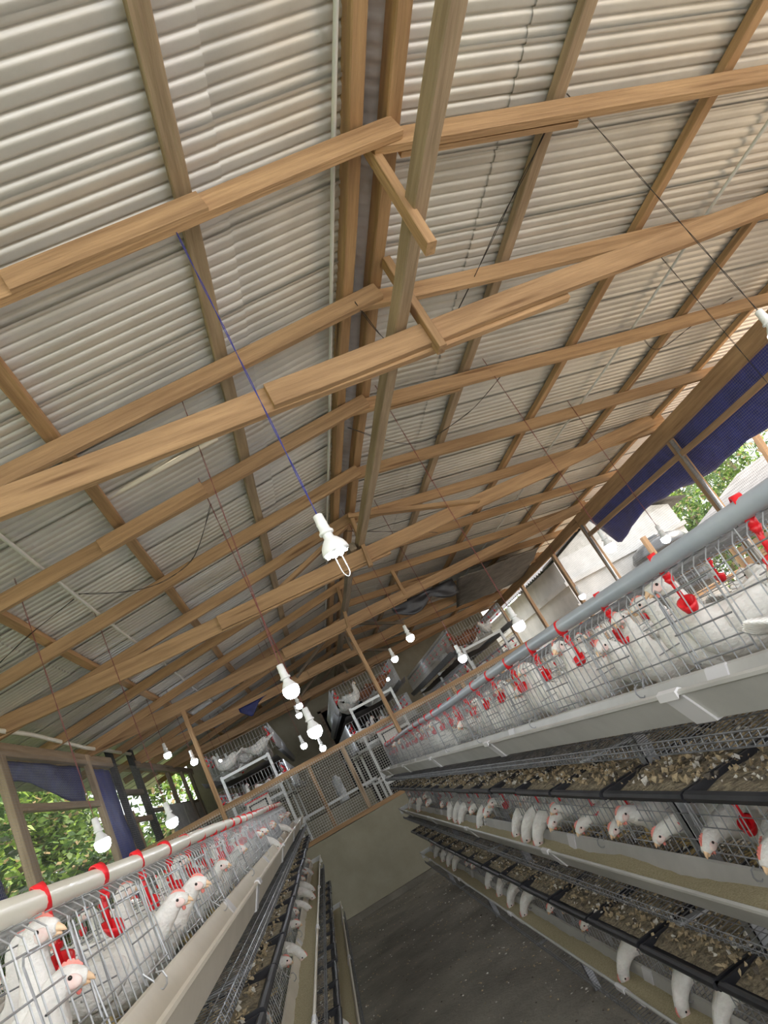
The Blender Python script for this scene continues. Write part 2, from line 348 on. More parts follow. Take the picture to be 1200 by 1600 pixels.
# tie beams (bottom chords)
def tie(y, z0, label, hh=.15, xa=XL-.12, xb=XR+.12, split=1.0, m='wood'):
    t = thing('tie_beam', label, 'beam', ((xa+xb)/2, y, z0), 0, 'tie beams across the house')
    t_ = t.matrix_basis.copy()
    a = timber('beam_length', (xa, y, z0+hh/2), (split+1.4, y, z0+hh/2-.01), .05, hh, m, None, None)
    b_ = timber('beam_length', (split-.45, y-.05, z0+hh/2), (xb, y-.05, z0+hh/2+.01), .048, hh*.92, m, None, None)
    for o in (a, b_): o.parent = t; o.matrix_parent_inverse = Matrix.Translation((-(xa+xb)/2, -y, -z0))
    return t
tie(2.86, 1.70, 'big near tie beam crossing the whole view with an overlapping splice', .15)
tie(6.32, 1.70, 'second tie beam across the house, blotched, below the long centre beam', .16, split=.2)
tie(8.79, 1.64, 'third tie beam across the house directly above the mesh partition', .15, split=.7)
tie(11.1, 1.62, 'fourth tie beam, first one beyond the mesh partition', .14)
tie(13.5, 1.62, 'fifth tie beam, second one beyond the mesh partition', .14)
tie(15.3, 1.78, 'last tie beam running close along the gable wall', .14)
# centre beam under the ridge resting on the ties
timber('centre_beam', (1.37, -.6, 1.88), (1.34, 6.75, 1.915), .075, .085, 'wood_grey', 'grey weathered centre beam running lengthwise under the ridge on the tie beams', 'beam', wob=.012)
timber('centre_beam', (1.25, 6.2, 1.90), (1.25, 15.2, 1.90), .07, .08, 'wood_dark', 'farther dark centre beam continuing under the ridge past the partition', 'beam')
# struts
def strut(p, q, lab, m='wood', w_=.045, h_=.075): timber('strut', p, q, w_, h_, m, lab, 'strut', 'roof struts', up=(0,1,0))
strut((1.33, 2.02, 2.33), (1.30, 2.02, 1.66), 'short king strut hanging from the first rafter pair, lower end free')
strut((1.50, 2.78, 2.30), (1.50, 2.78, 1.64), 'king strut nailed across the front of the near tie beam')
strut((1.40, 6.25, 2.25), (1.33, 6.25, 1.64), 'king strut nailed across the front of the second tie beam')
strut((1.36, 6.22, 2.22), (2.72, 6.22, 1.78), 'slanting web timber from the ridge down to the right on the second tie beam')
strut((1.34, 6.4, 2.2), (.2, 6.4, 1.80), 'slanting web timber from the ridge down to the left behind the second tie beam')
strut((1.30, 8.74, 2.22), (1.18, 8.74, 1.60), 'king strut standing on the third tie beam')
strut((2.1, 8.74, 2.10), (2.1, 8.74, 1.70), 'short upright strut right of the ridge on the third tie beam')
for y in (11.05, 13.45, 15.25):
    k = {11.05:'fourth',13.45:'fifth',15.25:'last'}[y]
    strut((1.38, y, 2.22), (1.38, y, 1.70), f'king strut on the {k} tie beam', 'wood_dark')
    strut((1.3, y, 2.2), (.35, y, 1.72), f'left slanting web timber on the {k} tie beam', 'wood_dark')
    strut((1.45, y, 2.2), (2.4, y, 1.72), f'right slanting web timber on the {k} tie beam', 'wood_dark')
# wall plates
timber('wall_plate', (XL, Y0, 1.615), (XL, 9.6, 1.60), .06, .13, 'wood_grey', 'weathered wall plate over the left opening, nearer length', 'beam')
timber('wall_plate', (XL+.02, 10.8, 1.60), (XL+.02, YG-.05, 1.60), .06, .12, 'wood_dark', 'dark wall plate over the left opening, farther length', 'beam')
timber('wall_plate', (XR, Y0, 1.57), (XR, 9.0, 1.575), .06, .20, 'wood', 'deep wall plate over the right opening, nearer length', 'beam')
timber('wall_plate', (XR, 9.02, 1.58), (XR, YG-.05, 1.585), .06, .16, 'wood', 'wall plate over the right opening, farther length', 'beam')
# posts
def post(x, y, z0, z1, w_, h_, m, lab, dx=0):
    timber('wall_post', (x, y, z0), (x+dx, y, z1), w_, h_, m, lab, 'post', up=(0,1,0), wob=.008)
post(XL, 6.30, FZ, 1.55, .07, .15, 'wood_grey', 'broad weathered wall post at the left edge of the view')
post(XL, 8.62, FZ, 1.66, .06, .12, 'wood_grey', 'weathered left wall post beside the blue tarpaulin strip')
post(XL, 9.70, FZ, 1.78, .07, .13, 'wood_black', 'black tarred left wall post right of the blue tarpaulin strip')
post(XL, 10.82, FZ, 1.84, .08, .17, 'wood_black', 'thicker black tarred left wall post beside the leaning planks')
post(XL, 13.0, -.6, 1.55, .06, .12, 'wood_dark', 'brown left wall post behind the lit lamp')
post(XL+.05, 14.0, -.6, 1.55, .06, .10, 'wood_dark', 'narrow dark left wall post near the block wall')
post(XL+.05, 14.9, -.6, 1.55, .06, .12, 'wood_dark', 'last left wall post before the gable wall')
post(XL, 3.6, FZ, 1.55, .07, .12, 'wood_grey', 'left wall post nearest the camera'); post(XL, 1.0, FZ, 1.55, .07, .12, 'wood_grey', 'left wall post beside the camera')
post(XR+.02, 6.28, FZ, 1.47, .06, .10, 'wood', 'first right wall post with a steel pipe along it'); post(XR+.02, 9.0, FZ, 1.60, .06, .10, 'wood', 'second right wall post, at the end of the blue tarpaulin')
post(XR, 10.35, FZ, 1.50, .06, .09, 'wood', 'third right wall post in front of the white building'); post(XR, 12.25, FZ, 1.50, .06, .09, 'wood', 'fourth right wall post in front of the white building')
post(XR, 14.0, FZ, 1.50, .06, .09, 'wood', 'fifth right wall post near the far gable'); post(XR, 3.5, FZ, 1.47, .06, .10, 'wood', 'right wall post nearest the camera'); post(XR, 1.0, FZ, 1.47, .06, .10, 'wood', 'right wall post beside the camera')
p = MB(); p.tube([(XR-.03, 6.20, -.6), (XR-.03, 6.20, 1.45)], .024, 12); tag(p.build('steel_pipe', 'steel', smooth=True), 'shiny galvanised pipe strapped beside the first right wall post', 'pipe')
p = MB(); p.tube([(XR-.03, 8.93, -.6), (XR-.03, 8.93, 1.50)], .022, 12); tag(p.build('steel_pipe', 'steel', smooth=True), 'dull galvanised pipe strapped beside the second right wall post', 'pipe')
# inner posts under the third tie
post(-1.19, YP, -.5, 1.64, .05, .07, 'wood', 'slim yellow prop from the partition up to the third tie beam, left side')
post(1.17, YP-.06, -.5, 1.64, .05, .07, 'wood', 'slim yellow prop from the partition up to the third tie beam, under the ridge')
# rails
timber('wall_rail', (XL, 6.3, 1.07), (XL, 8.6, 1.06), .05, .07, 'wood_grey', 'crossrail of the left opening below the blue tarpaulin', 'rail')
timber('wall_rail', (XL, 9.7, 1.19), (XL, 10.8, 1.19), .06, .07, 'wood_dark', 'short crossrail between the two black posts', 'rail')
timber('wall_rail', (XL, 9.75, .80), (XL, 10.8, .80), .05, .07, 'wood', 'lower pale crossrail over the leaning planks', 'rail')
timber('wall_rail', (XL, 10.9, .90), (XL, 14.9, .97), .05, .06, 'wood_dark', 'crooked crossrail of the left opening behind the lit lamp', 'rail', wob=.02)
timber('wall_sill', (XL, 8.7, -.42), (XL, 9.6, -.36), .08, .14, 'wood', 'pale timber sill under the blue tarpaulin strip', 'sill')
timber('wall_rail', (XR-.02, Y0, .12), (XR-.02, 15.4, .20), .06, .10, 'wood', 'long sill rail of the right opening just above the cages', 'rail')
timber('wall_rail', (XR-.02, Y0, 1.12), (XR-.02, 8.9, 1.31), .05, .065, 'wood', 'crossrail in front of the blue tarpaulin on the right', 'rail')
timber('wall_rail', (XR, 8.9, .34), (XR, 15.4, .40), .05, .07, 'wood', 'crossrail before the white building on the right', 'rail')
for k in range(4):
    y0 = 9.9+k*.2; timber('leaning_plank', (XL-.17-.03*k, y0, FZ), (XL-.13-.03*k, y0+.18-.06*k, .95-.08*k), .03, .19, 'wood', f'brown plank leaning between the black posts, {["first","second","third","fourth"][k]} from the blue tarpaulin', 'plank', 'leaning planks', up=(1,0,0))
timber('lean_to_rafter', (XL-.9, 6.9, 1.0), (XL-.2, 4.9, 1.75), .05, .09, 'wood_dark', 'dark slanting timber under the left eave beyond the tarpaulin', 'timber')

# partition frame and mesh
part = thing('mesh_partition', 'timber framed wire mesh screen standing on the low cement wall across the house', 'partition', (0, YP, -.53))
def pt(name, p, q, w_, h_, m='wood', up=(0,0,1)):
    o = timber(name, p, q, w_, h_, m, None, None, up=up); o.parent = part; o.matrix_parent_inverse = Matrix.Translation((0, -YP, .53))
pt('bottom_rail', (XL+.1, YP, -.505), (XR-.12, YP, -.505), .09, .05)
pt('top_rail', (XL+.1, YP, .335), (XR-.12, YP, .335), .05, .075)
for x, w_ in ((-1.9,.07), (-.05,.05), (.42,.10), (2.08,.05), (2.22,.05), (2.80,.07), (3.4,.05), (4.2,.05), (4.9,.05)):
    pt('stud', (x, YP, -.48), (x, YP, .30), w_, .05, 'wood' if w_ < .1 else 'wood_grey', up=(1,0,0))
mm = MB()
x = XL+.12
while x < XR-.12: mm.wire((x, YP-.03, -.5), (x, YP-.03, .33), .0021); x += .030
z = -.5
while z < .33: mm.wire((XL+.12, YP-.03, z), (XR-.12, YP-.03, z), .0021); z += .030
o = mm.build('wire_mesh', 'wire_screen', part); o.matrix_parent_inverse = Matrix.Translation((0, -YP, .53))

# window mesh
def netting(x, y0, y1, z0, z1, lab, st=.026, rr=.0007):
    mb = MB(); y = y0
    while y < y1: mb.wire((x, y, z0), (x, y, z1), rr); y += st
    z = z0
    while z < z1: mb.wire((x, y0, z), (x, y1, z), rr); z += st
    o = mb.build('wire_netting', 'wire_fine'); tag(o, lab, 'wire mesh')
netting(XR-.06, Y0, 15.4, -.6, 1.48, 'fine welded wire netting stretched over the right opening')
netting(XL+.06, Y0, 11.9, -.6, 1.56, 'fine welded wire netting stretched over the left opening')

# conduits
def pipe(name, path, rr, m, lab, cat='pipe', n=10):
    mb = MB(); mb.tube(path, rr, n); return tag(mb.build(name, m, smooth=True), lab, cat)
def sag(x, z, y0, y1, n=24, a=.012, b_=0): return [(x+b_*math.sin(i*1.3), y0+(y1-y0)*i/n, z + a*math.sin(i*.9+x*3)) for i in range(n+1)]
pipe('conduit_pipe', sag(1.17, rz(1.17,.10)+.03, Y0, 14, a=.006), .011, 'pvc_white', 'thin white conduit running beside the left ridge beam')
pipe('conduit_pipe', sag(-1.03, rz(-1.03,.12), 1.0, 14, a=.012), .013, 'pvc_white', 'thin white conduit under the left roof slope')
pipe('conduit_pipe', sag(3.82, rz(3.82,.12), 1.0, 14, a=.012), .011, 'pvc_white', 'thin white conduit under the right roof slope')
pipe('bamboo_pole', [(-1.25, 3.93, 2.05), (-.5, 3.82, 2.13), (.3, 3.74, 2.20)], .016, 'pvc_cream', 'pale yellowish pole lying under the left sheets', 'pole')
pipe('bamboo_pole', [(-2.33, 5.2, 1.72), (-2.28, 6.8, 1.73), (-2.3, 8.4, 1.70), (-2.3, 10.4, 1.72)], .022, 'pvc_cream', 'pale pole lying on the left wall plate', 'pole')

# electric cables
def cable(pts, lab, m='cord_black', rr=.0022, pair=True):
    mb = MB()
    def cr(P, t):
        i = min(int(t), len(P)-2); u_ = t-i
        a = Vector(P[max(i-1,0)]); b_ = Vector(P[i]); c = Vector(P[i+1]); d = Vector(P[min(i+2,len(P)-1)])
        return .5*((2*b_)+(c-a)*u_+(2*a-5*b_+4*c-d)*u_*u_+(3*b_-a-3*c+d)*u_**3)
    n = (len(pts)-1)*9
    base = [cr(pts, i*(len(pts)-1)/n) for i in range(n+1)]
    for k in range(2 if pair else 1):
        mb.tube([p + Vector((.004*math.sin(i*.55+k*3.1), .004*math.cos(i*.55+k*3.1), .003*math.sin(i*.9+k*2))) for i, p in enumerate(base)], rr, 5)
    return tag(mb.build('electric_cable', m), lab, 'cable')
cable([(1.26, 2.9, 2.2), (1.5, 3.3, 2.10), (1.85, 3.5, 2.10), (2.15, 2.6, 2.17), (2.27, 2.1, 2.18)], 'dark twin cable looping from the ridge past the centre beam')
cable([(1.3, 4.4, 2.25), (1.9, 4.9, 2.12), (2.4, 4.7, 2.10), (2.6, 4.2, 2.08)], 'dark twin cable sagging under the right slope by the third rafter')
cable([(-1.0, 4.7, 1.98), (-.6, 5.0, 1.93), (-.2, 4.9, 1.95), (.1, 4.2, 2.0)], 'thin dark cable looping off the conduit under the left slope')
cable([(-1.05, 4.75, 1.98), (-1.5, 4.9, 1.90), (-2.3, 5.2, 1.7)], 'thin dark cable from the conduit towards the left eave')
cable([(3.9, 4.2, 1.97), (4.3, 4.6, 1.90), (4.6, 4.3, 1.88), (4.8, 4.1, 1.86)], 'thin dark cable sagging from the right conduit')
cable([(1.2, 6.4, 2.2), (2.2, 7.2, 2.05), (2.6, 7.6, 2.02)], 'thin dark cable sagging near the fifth rafter on the right')

# ================================================================== LAMPS
def bulb_parts(root, L_cord, col, big=False, topdx=(0,0)):
    """origin at the top of the lamp holder"""
    mb = MB(); n = 26
    for k in range(2):
        mb.tube([(topdx[0]*i/n+.0025*math.sin(i*.8+k*3.1), topdx[1]*i/n+.0025*math.cos(i*.8+k*3.1), L_cord*i/n) for i in range(n+1)], .0015, 5)
    mb.build('cord', col, root)
    mb = MB(); mb.lathe([(0,.002),(.014,.002),(.017,0),(.018,-.03),(.0195,-.033),(.0195,-.036),(.018,-.039),(.020,-.06),(.026,-.066),(.026,-.072),(.019,-.075),(0,-.075)], 20)
    mb.build('lamp_holder', 'bulb_body', root, smooth=True)
    mb = MB()
    if big:
        mb.lathe([(0,-.07),(.017,-.072),(.018,-.09),(.030,-.102),(.041,-.118),(.046,-.133),(.0475,-.143),(.045,-.146)], 28); mb.build('bulb_body', 'bulb_body', root, smooth=True)
        mb = MB(); mb.lathe([(.0455,-.1462),(.04,-.149),(0,-.1495)], 28); mb.build('bulb_face', 'bulb_body', root, smooth=True)
        for k in range(18):
            a = k*2.399; rr = .040*math.sqrt((k+.6)/18); d = MB(); d.box((rr*math.cos(a)-.0035, rr*math.sin(a)-.0035, -.1525), (rr*math.cos(a)+.0035, rr*math.sin(a)+.0035, -.149)); d.build('led', 'led', root)
        hk = MB(); hk.tube([(-.014,0,-.148)]+[(-.014,0,-.148-.022*i) for i in range(1,4)]+[(-.012,0,-.225),(-.006,0,-.235),(0,0,-.238),(.006,0,-.235),(.012,0,-.225)]+[(.014,0,-.214+.022*i) for i in range(0,4)], .0016, 6)
        hk.build('wire_loop', 'bulb_body', root)
    else:
        mb.lathe([(0,-.07),(.017,-.072),(.019,-.085),(.026,-.095),(.034,-.110),(.0375,-.118)], 22); mb.build('bulb_body', 'bulb_body', root, smooth=True)
        mb = MB(); mb.lathe([(.0375,-.118),(.0405,-.128),(.041,-.138),(.0385,-.152),(.031,-.165),(.018,-.174),(0,-.177)], 22); mb.build('bulb_dome', 'glow', root, smooth=True)
def lamp(x, y, z, lab, top=None, col='cord_red', big=False, sc=1.0, topdx=(0,0)):
    t = thing('pendant_lamp', lab, 'lamp', (x, y, z), R.random()*.6 if not big else .4, 'hanging lamps')
    zt = (top if top is not None else rz(x, .165)) - z
    bulb_parts(t, zt/sc, col, big, topdx); t.scale = (sc,)*3
    return t
lamp(.335, 1.93, .735, 'big hanging lamp with lit dots and a wire loop below, on a blue cord', 2.17, 'cord_blue', True, .95, (.03, .0))
lamp(.05, 3.1, .57, 'lit round bulb on a red cord left of the big lamp', 2.16, 'cord_red', sc=.95, topdx=(.1, -.1))
lamp(.095, 4.15, .455, 'largest bulb of the cluster hanging before the gable wall', sc=1.1)
lamp(.145, 8.2, 1.09, 'upper small bulb of the cluster before the gable wall', sc=1.0)
lamp(.105, 8.95, 1.07, 'small bulb just below the upper one in the central cluster', sc=1.0)
lamp(.0, 9.6, .75, 'small bulb left of the largest bulb in the central cluster', sc=1.1)
lamp(.22, 9.6, .60, 'small bulb lowest in the central cluster', sc=1.1)
lamp(2.47, 4.13, .60, 'lit bulb at the lower end of the blue tarpaulin on the right', sc=1.0)
lamp(2.385, 1.99, .80, 'lamp holder cut by the right picture edge, on a long dark cord', col='cord_black', sc=.95)
lamp(3.28, 3.0, .70, 'lamp out of view at the right, on a dark cord from the second rafter', col='cord_black')
lamp(-1.20, 4.13, .45, 'lit bulb in front of the greenery at the left', sc=1.05)
lamp(-1.06, 5.28, .44, 'lit bulb in front of the yellow greenery between left wall posts', sc=1.05)
lamp(1.37, 6.38, .97, 'small lit bulb left of the black rag under the right roof slope', sc=1.0)
lamp(1.36, 7.67, 1.0, 'small lit bulb hanging over a long lead near the partition', sc=1.0)
lamp(1.82, 11.9, 1.22, 'tiny lit bulb above the raised cages behind the thin ridge prop', sc=1.0)
lamp(1.74, 6.38, .56, 'lit bulb in front of the receding raised cage row', sc=1.05)
lamp(1.575, 4.13, .42, 'bright lit bulb in front of the second white post of the raised cages', sc=1.0)
lamp(3.86, 7.67, .62, 'lit bulb in front of the white building', sc=1.05)
lamp(3.68, 5.28, .57, 'lit bulb in front of the black tanks', sc=1.05)
lamp(-1.53, 8.7, 1.37, 'left-most small bulb below the far left roof', sc=1.1)
lamp(-1.30, 8.9, 1.17, 'small bulb touching the slim left prop in the view', sc=1.1)
lamp(-1.30, 11.3, 1.25, 'dim small bulb right of the slim left prop', sc=1.0)
lamp(-1.27, 12.2, 1.28, 'middle tiny bulb above the left raised cages', sc=1.0)
lamp(-1.13, 12.4, 1.25, 'right-hand tiny bulb above the left raised cages', sc=1.0)

# ================================================================== TARPAULINS
def cloth(name, poly_fn, nu, nv, m, lab, th=.004):
    mb = MB(); vs = [Vector(poly_fn(i/nu, j/nv)) for j in range(nv+1) for i in range(nu+1)]
    mb.add(vs, [(j*(nu+1)+i, j*(nu+1)+i+1, (j+1)*(nu+1)+i+1, (j+1)*(nu+1)+i) for j in range(nv) for i in range(nu)])
    o = mb.build(name, m, smooth=True); md = o.modifiers.new('thickness', 'SOLIDIFY'); md.thickness = th; md.offset = 0
    return tag(o, lab, 'tarpaulin')
def interp(tab, t):
    for (a, va), (b_, vb) in zip(tab, tab[1:]):
        if t <= b_: return va+(vb-va)*(t-a)/(b_-a)
    return tab[-1][1]
bt = [(1.0, .80), (5.0, .88), (5.5, .93), (6.2, .92), (6.6, .95), (7.0, 1.03), (7.6, 1.09), (8.1, 1.02), (8.65, .94), (8.85, 1.3)]
def tr_(u_, v):
    y = 1.0+7.85*u_; zb = interp(bt, y); z = 1.50+(zb-1.50)*v
    return (XR+.07+.10*v+.05*noise.noise((y*1.6, v*2.5, 1))*v, y, z+.02*noise.noise((y*3, v, 2))*v)
cloth('tarpaulin', tr_, 90, 14, 'tarp', 'blue tarpaulin hanging along the top of the right opening with a ragged lower edge')
bl = [(4.6, .95), (5.9, .72), (6.05, 1.5), (6.5, 1.42), (7.0, 1.38), (8.5, 1.12), (8.7, 1.1)]
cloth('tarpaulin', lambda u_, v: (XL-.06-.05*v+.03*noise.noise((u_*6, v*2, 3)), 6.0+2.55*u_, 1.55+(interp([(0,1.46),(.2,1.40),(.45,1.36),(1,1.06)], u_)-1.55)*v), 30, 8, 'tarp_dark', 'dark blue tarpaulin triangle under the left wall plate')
cloth('tarpaulin', lambda u_, v: (XL-.05+.03*noise.noise((u_*4, v*5, 7)), 8.72+.93*u_, 1.53-1.9*v), 12, 30, 'tarp', 'blue tarpaulin strip hung full height between two left posts')
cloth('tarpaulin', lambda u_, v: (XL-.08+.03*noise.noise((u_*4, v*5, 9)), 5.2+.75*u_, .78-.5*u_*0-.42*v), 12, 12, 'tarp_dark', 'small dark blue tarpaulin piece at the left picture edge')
cloth('plastic_sheet', lambda u_, v: (2.95+1.75*u_+.6*v, 8.95+2.7*v+.7*u_, 1.62-.05*math.sin(math.pi*u_)*math.sin(math.pi*v)+.02*noise.noise((u_*5, v*5, 0))), 20, 20, 'sheet_dark', 'charcoal plastic sheet sagging under the roof right of the ridge')
cloth('black_rag', lambda u_, v: (1.86+1.0*u_, 8.84+.03*noise.noise((u_*5, v*3, 0)), 1.66-.02*u_-(.10+.14*abs(math.sin(u_*5.3)))*v), 20, 6, 'black', 'ragged black cloth draped below the third tie beam')
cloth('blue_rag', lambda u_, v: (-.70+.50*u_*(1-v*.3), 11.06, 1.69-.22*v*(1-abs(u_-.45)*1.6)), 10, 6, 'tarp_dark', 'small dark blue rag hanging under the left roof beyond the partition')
# ================================================================== HENS
def crv(K, n):                                  # Catmull-Rom through rows of numbers
    out = []
    for i in range(len(K)-1):
        a, b_, c, d = K[max(i-1,0)], K[i], K[i+1], K[min(i+2,len(K)-1)]
        for s_ in range(n):
            t = s_/n
            out.append([.5*((2*q)+(c_-p)*t+(2*p-5*q+4*c_-d_)*t*t+(3*q-p-3*c_+d_)*t**3) for p, q, c_, d_ in zip(a, b_, c, d)])
    out.append(list(K[-1])); return out
def loft(mb, K, n=16, sub=3, feather=.0, yoff=0):   # rows: x, z, radius in the upright plane, radius sideways, sideways shift
    P = crv([list(k)+([0] if len(k) < 5 else []) for k in K], sub); o = len(mb.v); m = len(P)
    for i, (x, z, rn, ry, ys) in enumerate(P):
        a = P[max(i-1,0)]; b_ = P[min(i+1,m-1)]; tx, tz = b_[0]-a[0], b_[1]-a[1]; l_ = math.hypot(tx, tz) or 1; nx_, nz_ = -tz/l_, tx/l_
        for k in range(n):
            t = 2*math.pi*k/n; e = 1+feather*noise.noise((x*60, math.sin(t)*3, z*60+k*.7))
            mb.v.append((x+nx_*rn*math.cos(t)*e, ys+yoff+ry*math.sin(t)*e, z+nz_*rn*math.cos(t)*e))
    for i in range(m-1):
        for k in range(n):
            k2 = (k+1) % n; mb.f.append((o+i*n+k, o+i*n+k2, o+(i+1)*n+k2, o+(i+1)*n+k)); mb.mi.append(mb.cur)
    mb.f.append(tuple(o+k for k in reversed(range(n)))); mb.mi.append(mb.cur); mb.f.append(tuple(o+(m-1)*n+k for k in range(n))); mb.mi.append(mb.cur)
BODY = [(-.215,.190,.003,.010),(-.185,.180,.012,.026),(-.150,.165,.024,.038),(-.115,.148,.040,.050),(-.07,.130,.056,.062),(-.01,.118,.066,.070),(.045,.120,.064,.066),(.085,.138,.052,.052)]
NECK = {
 'alert':  [(.108,.170,.036,.038),(.113,.205,.025,.027),(.116,.235,.0205,.0215),(.120,.255,.0205,.0205),(.133,.268,.0205,.019),(.149,.267,.016,.0145),(.160,.263,.010,.010)],
 'looking':[(.118,.152,.040,.041),(.142,.166,.031,.032),(.166,.180,.025,.026),(.184,.192,.022,.022),(.200,.199,.0205,.0195),(.216,.196,.016,.0145),(.227,.191,.010,.010)],
 'feeding':[(.120,.142,.040,.042),(.150,.138,.033,.034),(.180,.122,.027,.028),(.202,.100,.0225,.023),(.214,.078,.0215,.0205),(.219,.060,.018,.0165),(.221,.046,.011,.011)],
 'pecking':[(.118,.128,.040,.042),(.142,.105,.030,.032),(.160,.082,.024,.025),(.173,.064,.0215,.0215),(.186,.052,.0195,.0185),(.197,.042,.015,.014),(.204,.034,.010,.010)],
 'peering':[(.120,.145,.041,.042),(.150,.150,.032,.033),(.176,.150,.026,.027),(.196,.148,.0225,.0225),(.212,.143,.0205,.0195),(.227,.136,.016,.0145),(.237,.129,.010,.010)],
 'resting':[(.100,.152,.044,.046),(.112,.176,.032,.034),(.122,.192,.024,.025),(.134,.203,.0215,.021),(.149,.208,.020,.019),(.165,.204,.0155,.0145),(.176,.199,.010,.010)]}
def hen_proto(pose, fea='feather', full=True):
    t = thing('hen', 'white hen', 'hen')
    K = BODY + NECK[pose]
    mb = MB(); loft(mb, K, 18, 4, .05)
    body = mb.build('body', fea, t, smooth=True)
    hd = K[-3]; ft = K[-1]; bk = K[-4]
    dx, dz = ft[0]-hd[0], ft[1]-hd[1]; l_ = math.hypot(dx, dz); dx /= l_; dz /= l_; nx_, nz_ = -dz, dx       # forward, up of the head
    if nz_ < -.2: nx_, nz_ = -nx_, -nz_
    def P(a, b_, y=0): return (hd[0]+dx*a+nx_*b_, y, hd[1]+dz*a+nz_*b_)
    # face skin: shallow pads on both cheeks
    mb = MB()
    for s_ in (-1, 1):
        o0 = len(mb.v); mb.ell((0,0,0), .0150, .0046, .0102, 14, 10)
        for i in range(o0, len(mb.v)):
            x, y, z = mb.v[i]; mb.v[i] = P(x+.008, z-.0025, y+s_*.0150)
    mb.build('face', 'face', t, smooth=True)
    for s_ in (-1, 1): mb = MB(); mb.ell(P(.006, .003, s_*.0190), .0034, .0026, .0034, 10, 6); mb.build('eye', 'eye', t, smooth=True)
    # beak, two mandibles
    mb = MB(); mb.tube([P(.018, .001), P(.027, .0005), P(.035, -.003), P(.040, -.007)], [.0095,.0072,.004,.001], 8)
    mb.tube([P(.018, -.007), P(.027, -.008), P(.033, -.0095)], [.0065,.0045,.0015], 7)
    mb.build('beak', 'beak', t, smooth=True)
    # comb: serrated blade
    mb = MB(); top = []; n = 16
    for i in range(n+1):
        a = -.012+.034*i/n; h_ = .014*math.sin(math.pi*min(1, (i+1.2)/(n+2)))**.6*(.72+.28*abs(math.cos(i*math.pi/3.2))); top.append((a, h_))
    for s_ in (-1, 1):
        pass
    vs = [];  th = .0028
    for a, h_ in top: vs += [P(a, .011, -th), P(a, .011, th), P(a, .013+h_, -th*.45), P(a, .013+h_, th*.45)]
    fs = []
    for i in range(n):
        o = i*4; q = o+4; fs += [(o, q, q+2, o+2), (o+1, o+3, q+3, q+1), (o+2, q+2, q+3, o+3)]
    fs += [(0,2,3,1), (n*4, n*4+1, n*4+3, n*4+2)]
    mb.add(vs, fs); mb.build('comb', 'comb', t, smooth=False)
    if full:
        for s_ in (-1, 1): mb = MB(); mb.ell(P(.017, -.0165, s_*.005), .004, .002, .0055, 8, 6); mb.build('wattle', 'comb', t, smooth=True)
    for s_ in (-1, 1):
        mb = MB()
        loft(mb, [(.075,.145,.012,.006,s_*.052),(.055,.140,.032,.012,s_*.060),(.02,.132,.045,.014,s_*.066),(-.03,.132,.044,.013,s_*.064),(-.08,.142,.034,.011,s_*.054),(-.125,.158,.022,.008,s_*.040),(-.165,.172,.008,.004,s_*.026)], 14, 3, .05)
        for k in range(5):                     # flight feathers overlapping towards the tail
            z0 = .118+.012*k; mb.add([(-.02, s_*(.079-.001*k), z0), (-.02, s_*(.079-.001*k), z0+.015), (-.17+.008*k, s_*(.035+.001*k), z0+.045), (-.178+.008*k, s_*(.034+.001*k), z0+.036),
                (-.02, s_*(.075-.001*k), z0), (-.02, s_*(.075-.001*k), z0+.015), (-.17+.008*k, s_*(.031+.001*k), z0+.045), (-.178+.008*k, s_*(.030+.001*k), z0+.036)],
                [(0,1,2,3),(7,6,5,4),(0,4,5,1),(1,5,6,2),(2,6,7,3),(3,7,4,0)])
        mb.build('wing', fea, t, smooth=True)
    mb = MB()
    for k in range(9):
        y = (k-4)*.009; a0 = (-.13, y*.6, .165); a1 = (-.240-.004*(4-abs(k-4)), y*.9, .190+.004*(4-abs(k-4)))
        pts_ = [tuple(a0[q]+(a1[q]-a0[q])*tt-(.006*math.sin(math.pi*tt) if q == 2 else 0) for q in range(3)) for tt in (0,.3,.55,.75,.9,1,1.06)]; mb.tube(pts_, [.012,.013,.0125,.011,.008,.004,.0008], 8, sx=.45)
    mb.build('tail', fea, t, smooth=True)
    if full:
        for s_ in (-1, 1):
            mb = MB(); mb.tube([(.005, s_*.030, .085), (.000, s_*.030, .055), (.008, s_*.030, .012), (.012, s_*.030, .006)], [.017,.009,.0055,.006], 8)
            for a in (-.5, 0, .5): mb.tube([(.010, s_*.030, .006), (.010+.045*math.cos(a), s_*.030+.045*math.sin(a), .004)], [.0045,.002], 6)
            mb.tube([(.010, s_*.030, .006), (-.014, s_*.030, .004)], [.004,.002], 6)
            mb.build('leg', 'shank', t, smooth=True)
    return t
PROTO = {}
POSE_TXT = {'alert': 'upright white hen, head raised', 'looking': 'white hen with neck stretched out', 'feeding': 'white hen feeding from the trough',
            'pecking': 'white hen pecking low', 'peering': 'white hen peering out low', 'resting': 'crouching white hen'}
NH = [0]
def hen(pose, x, y, z, ang, label, group, sc=1.0, fea='feather', full=True):
    k = (pose, fea, full)
    if k not in PROTO: o = PROTO[k] = hen_proto(pose, fea, full)
    else: o = copy_tree(PROTO[k])
    o.location = (x, y, z); o.rotation_euler = (0, 0, ang); o.scale = (sc, sc, sc)
    o['label'] = label; o['group'] = group; NH[0] += 1
    return o

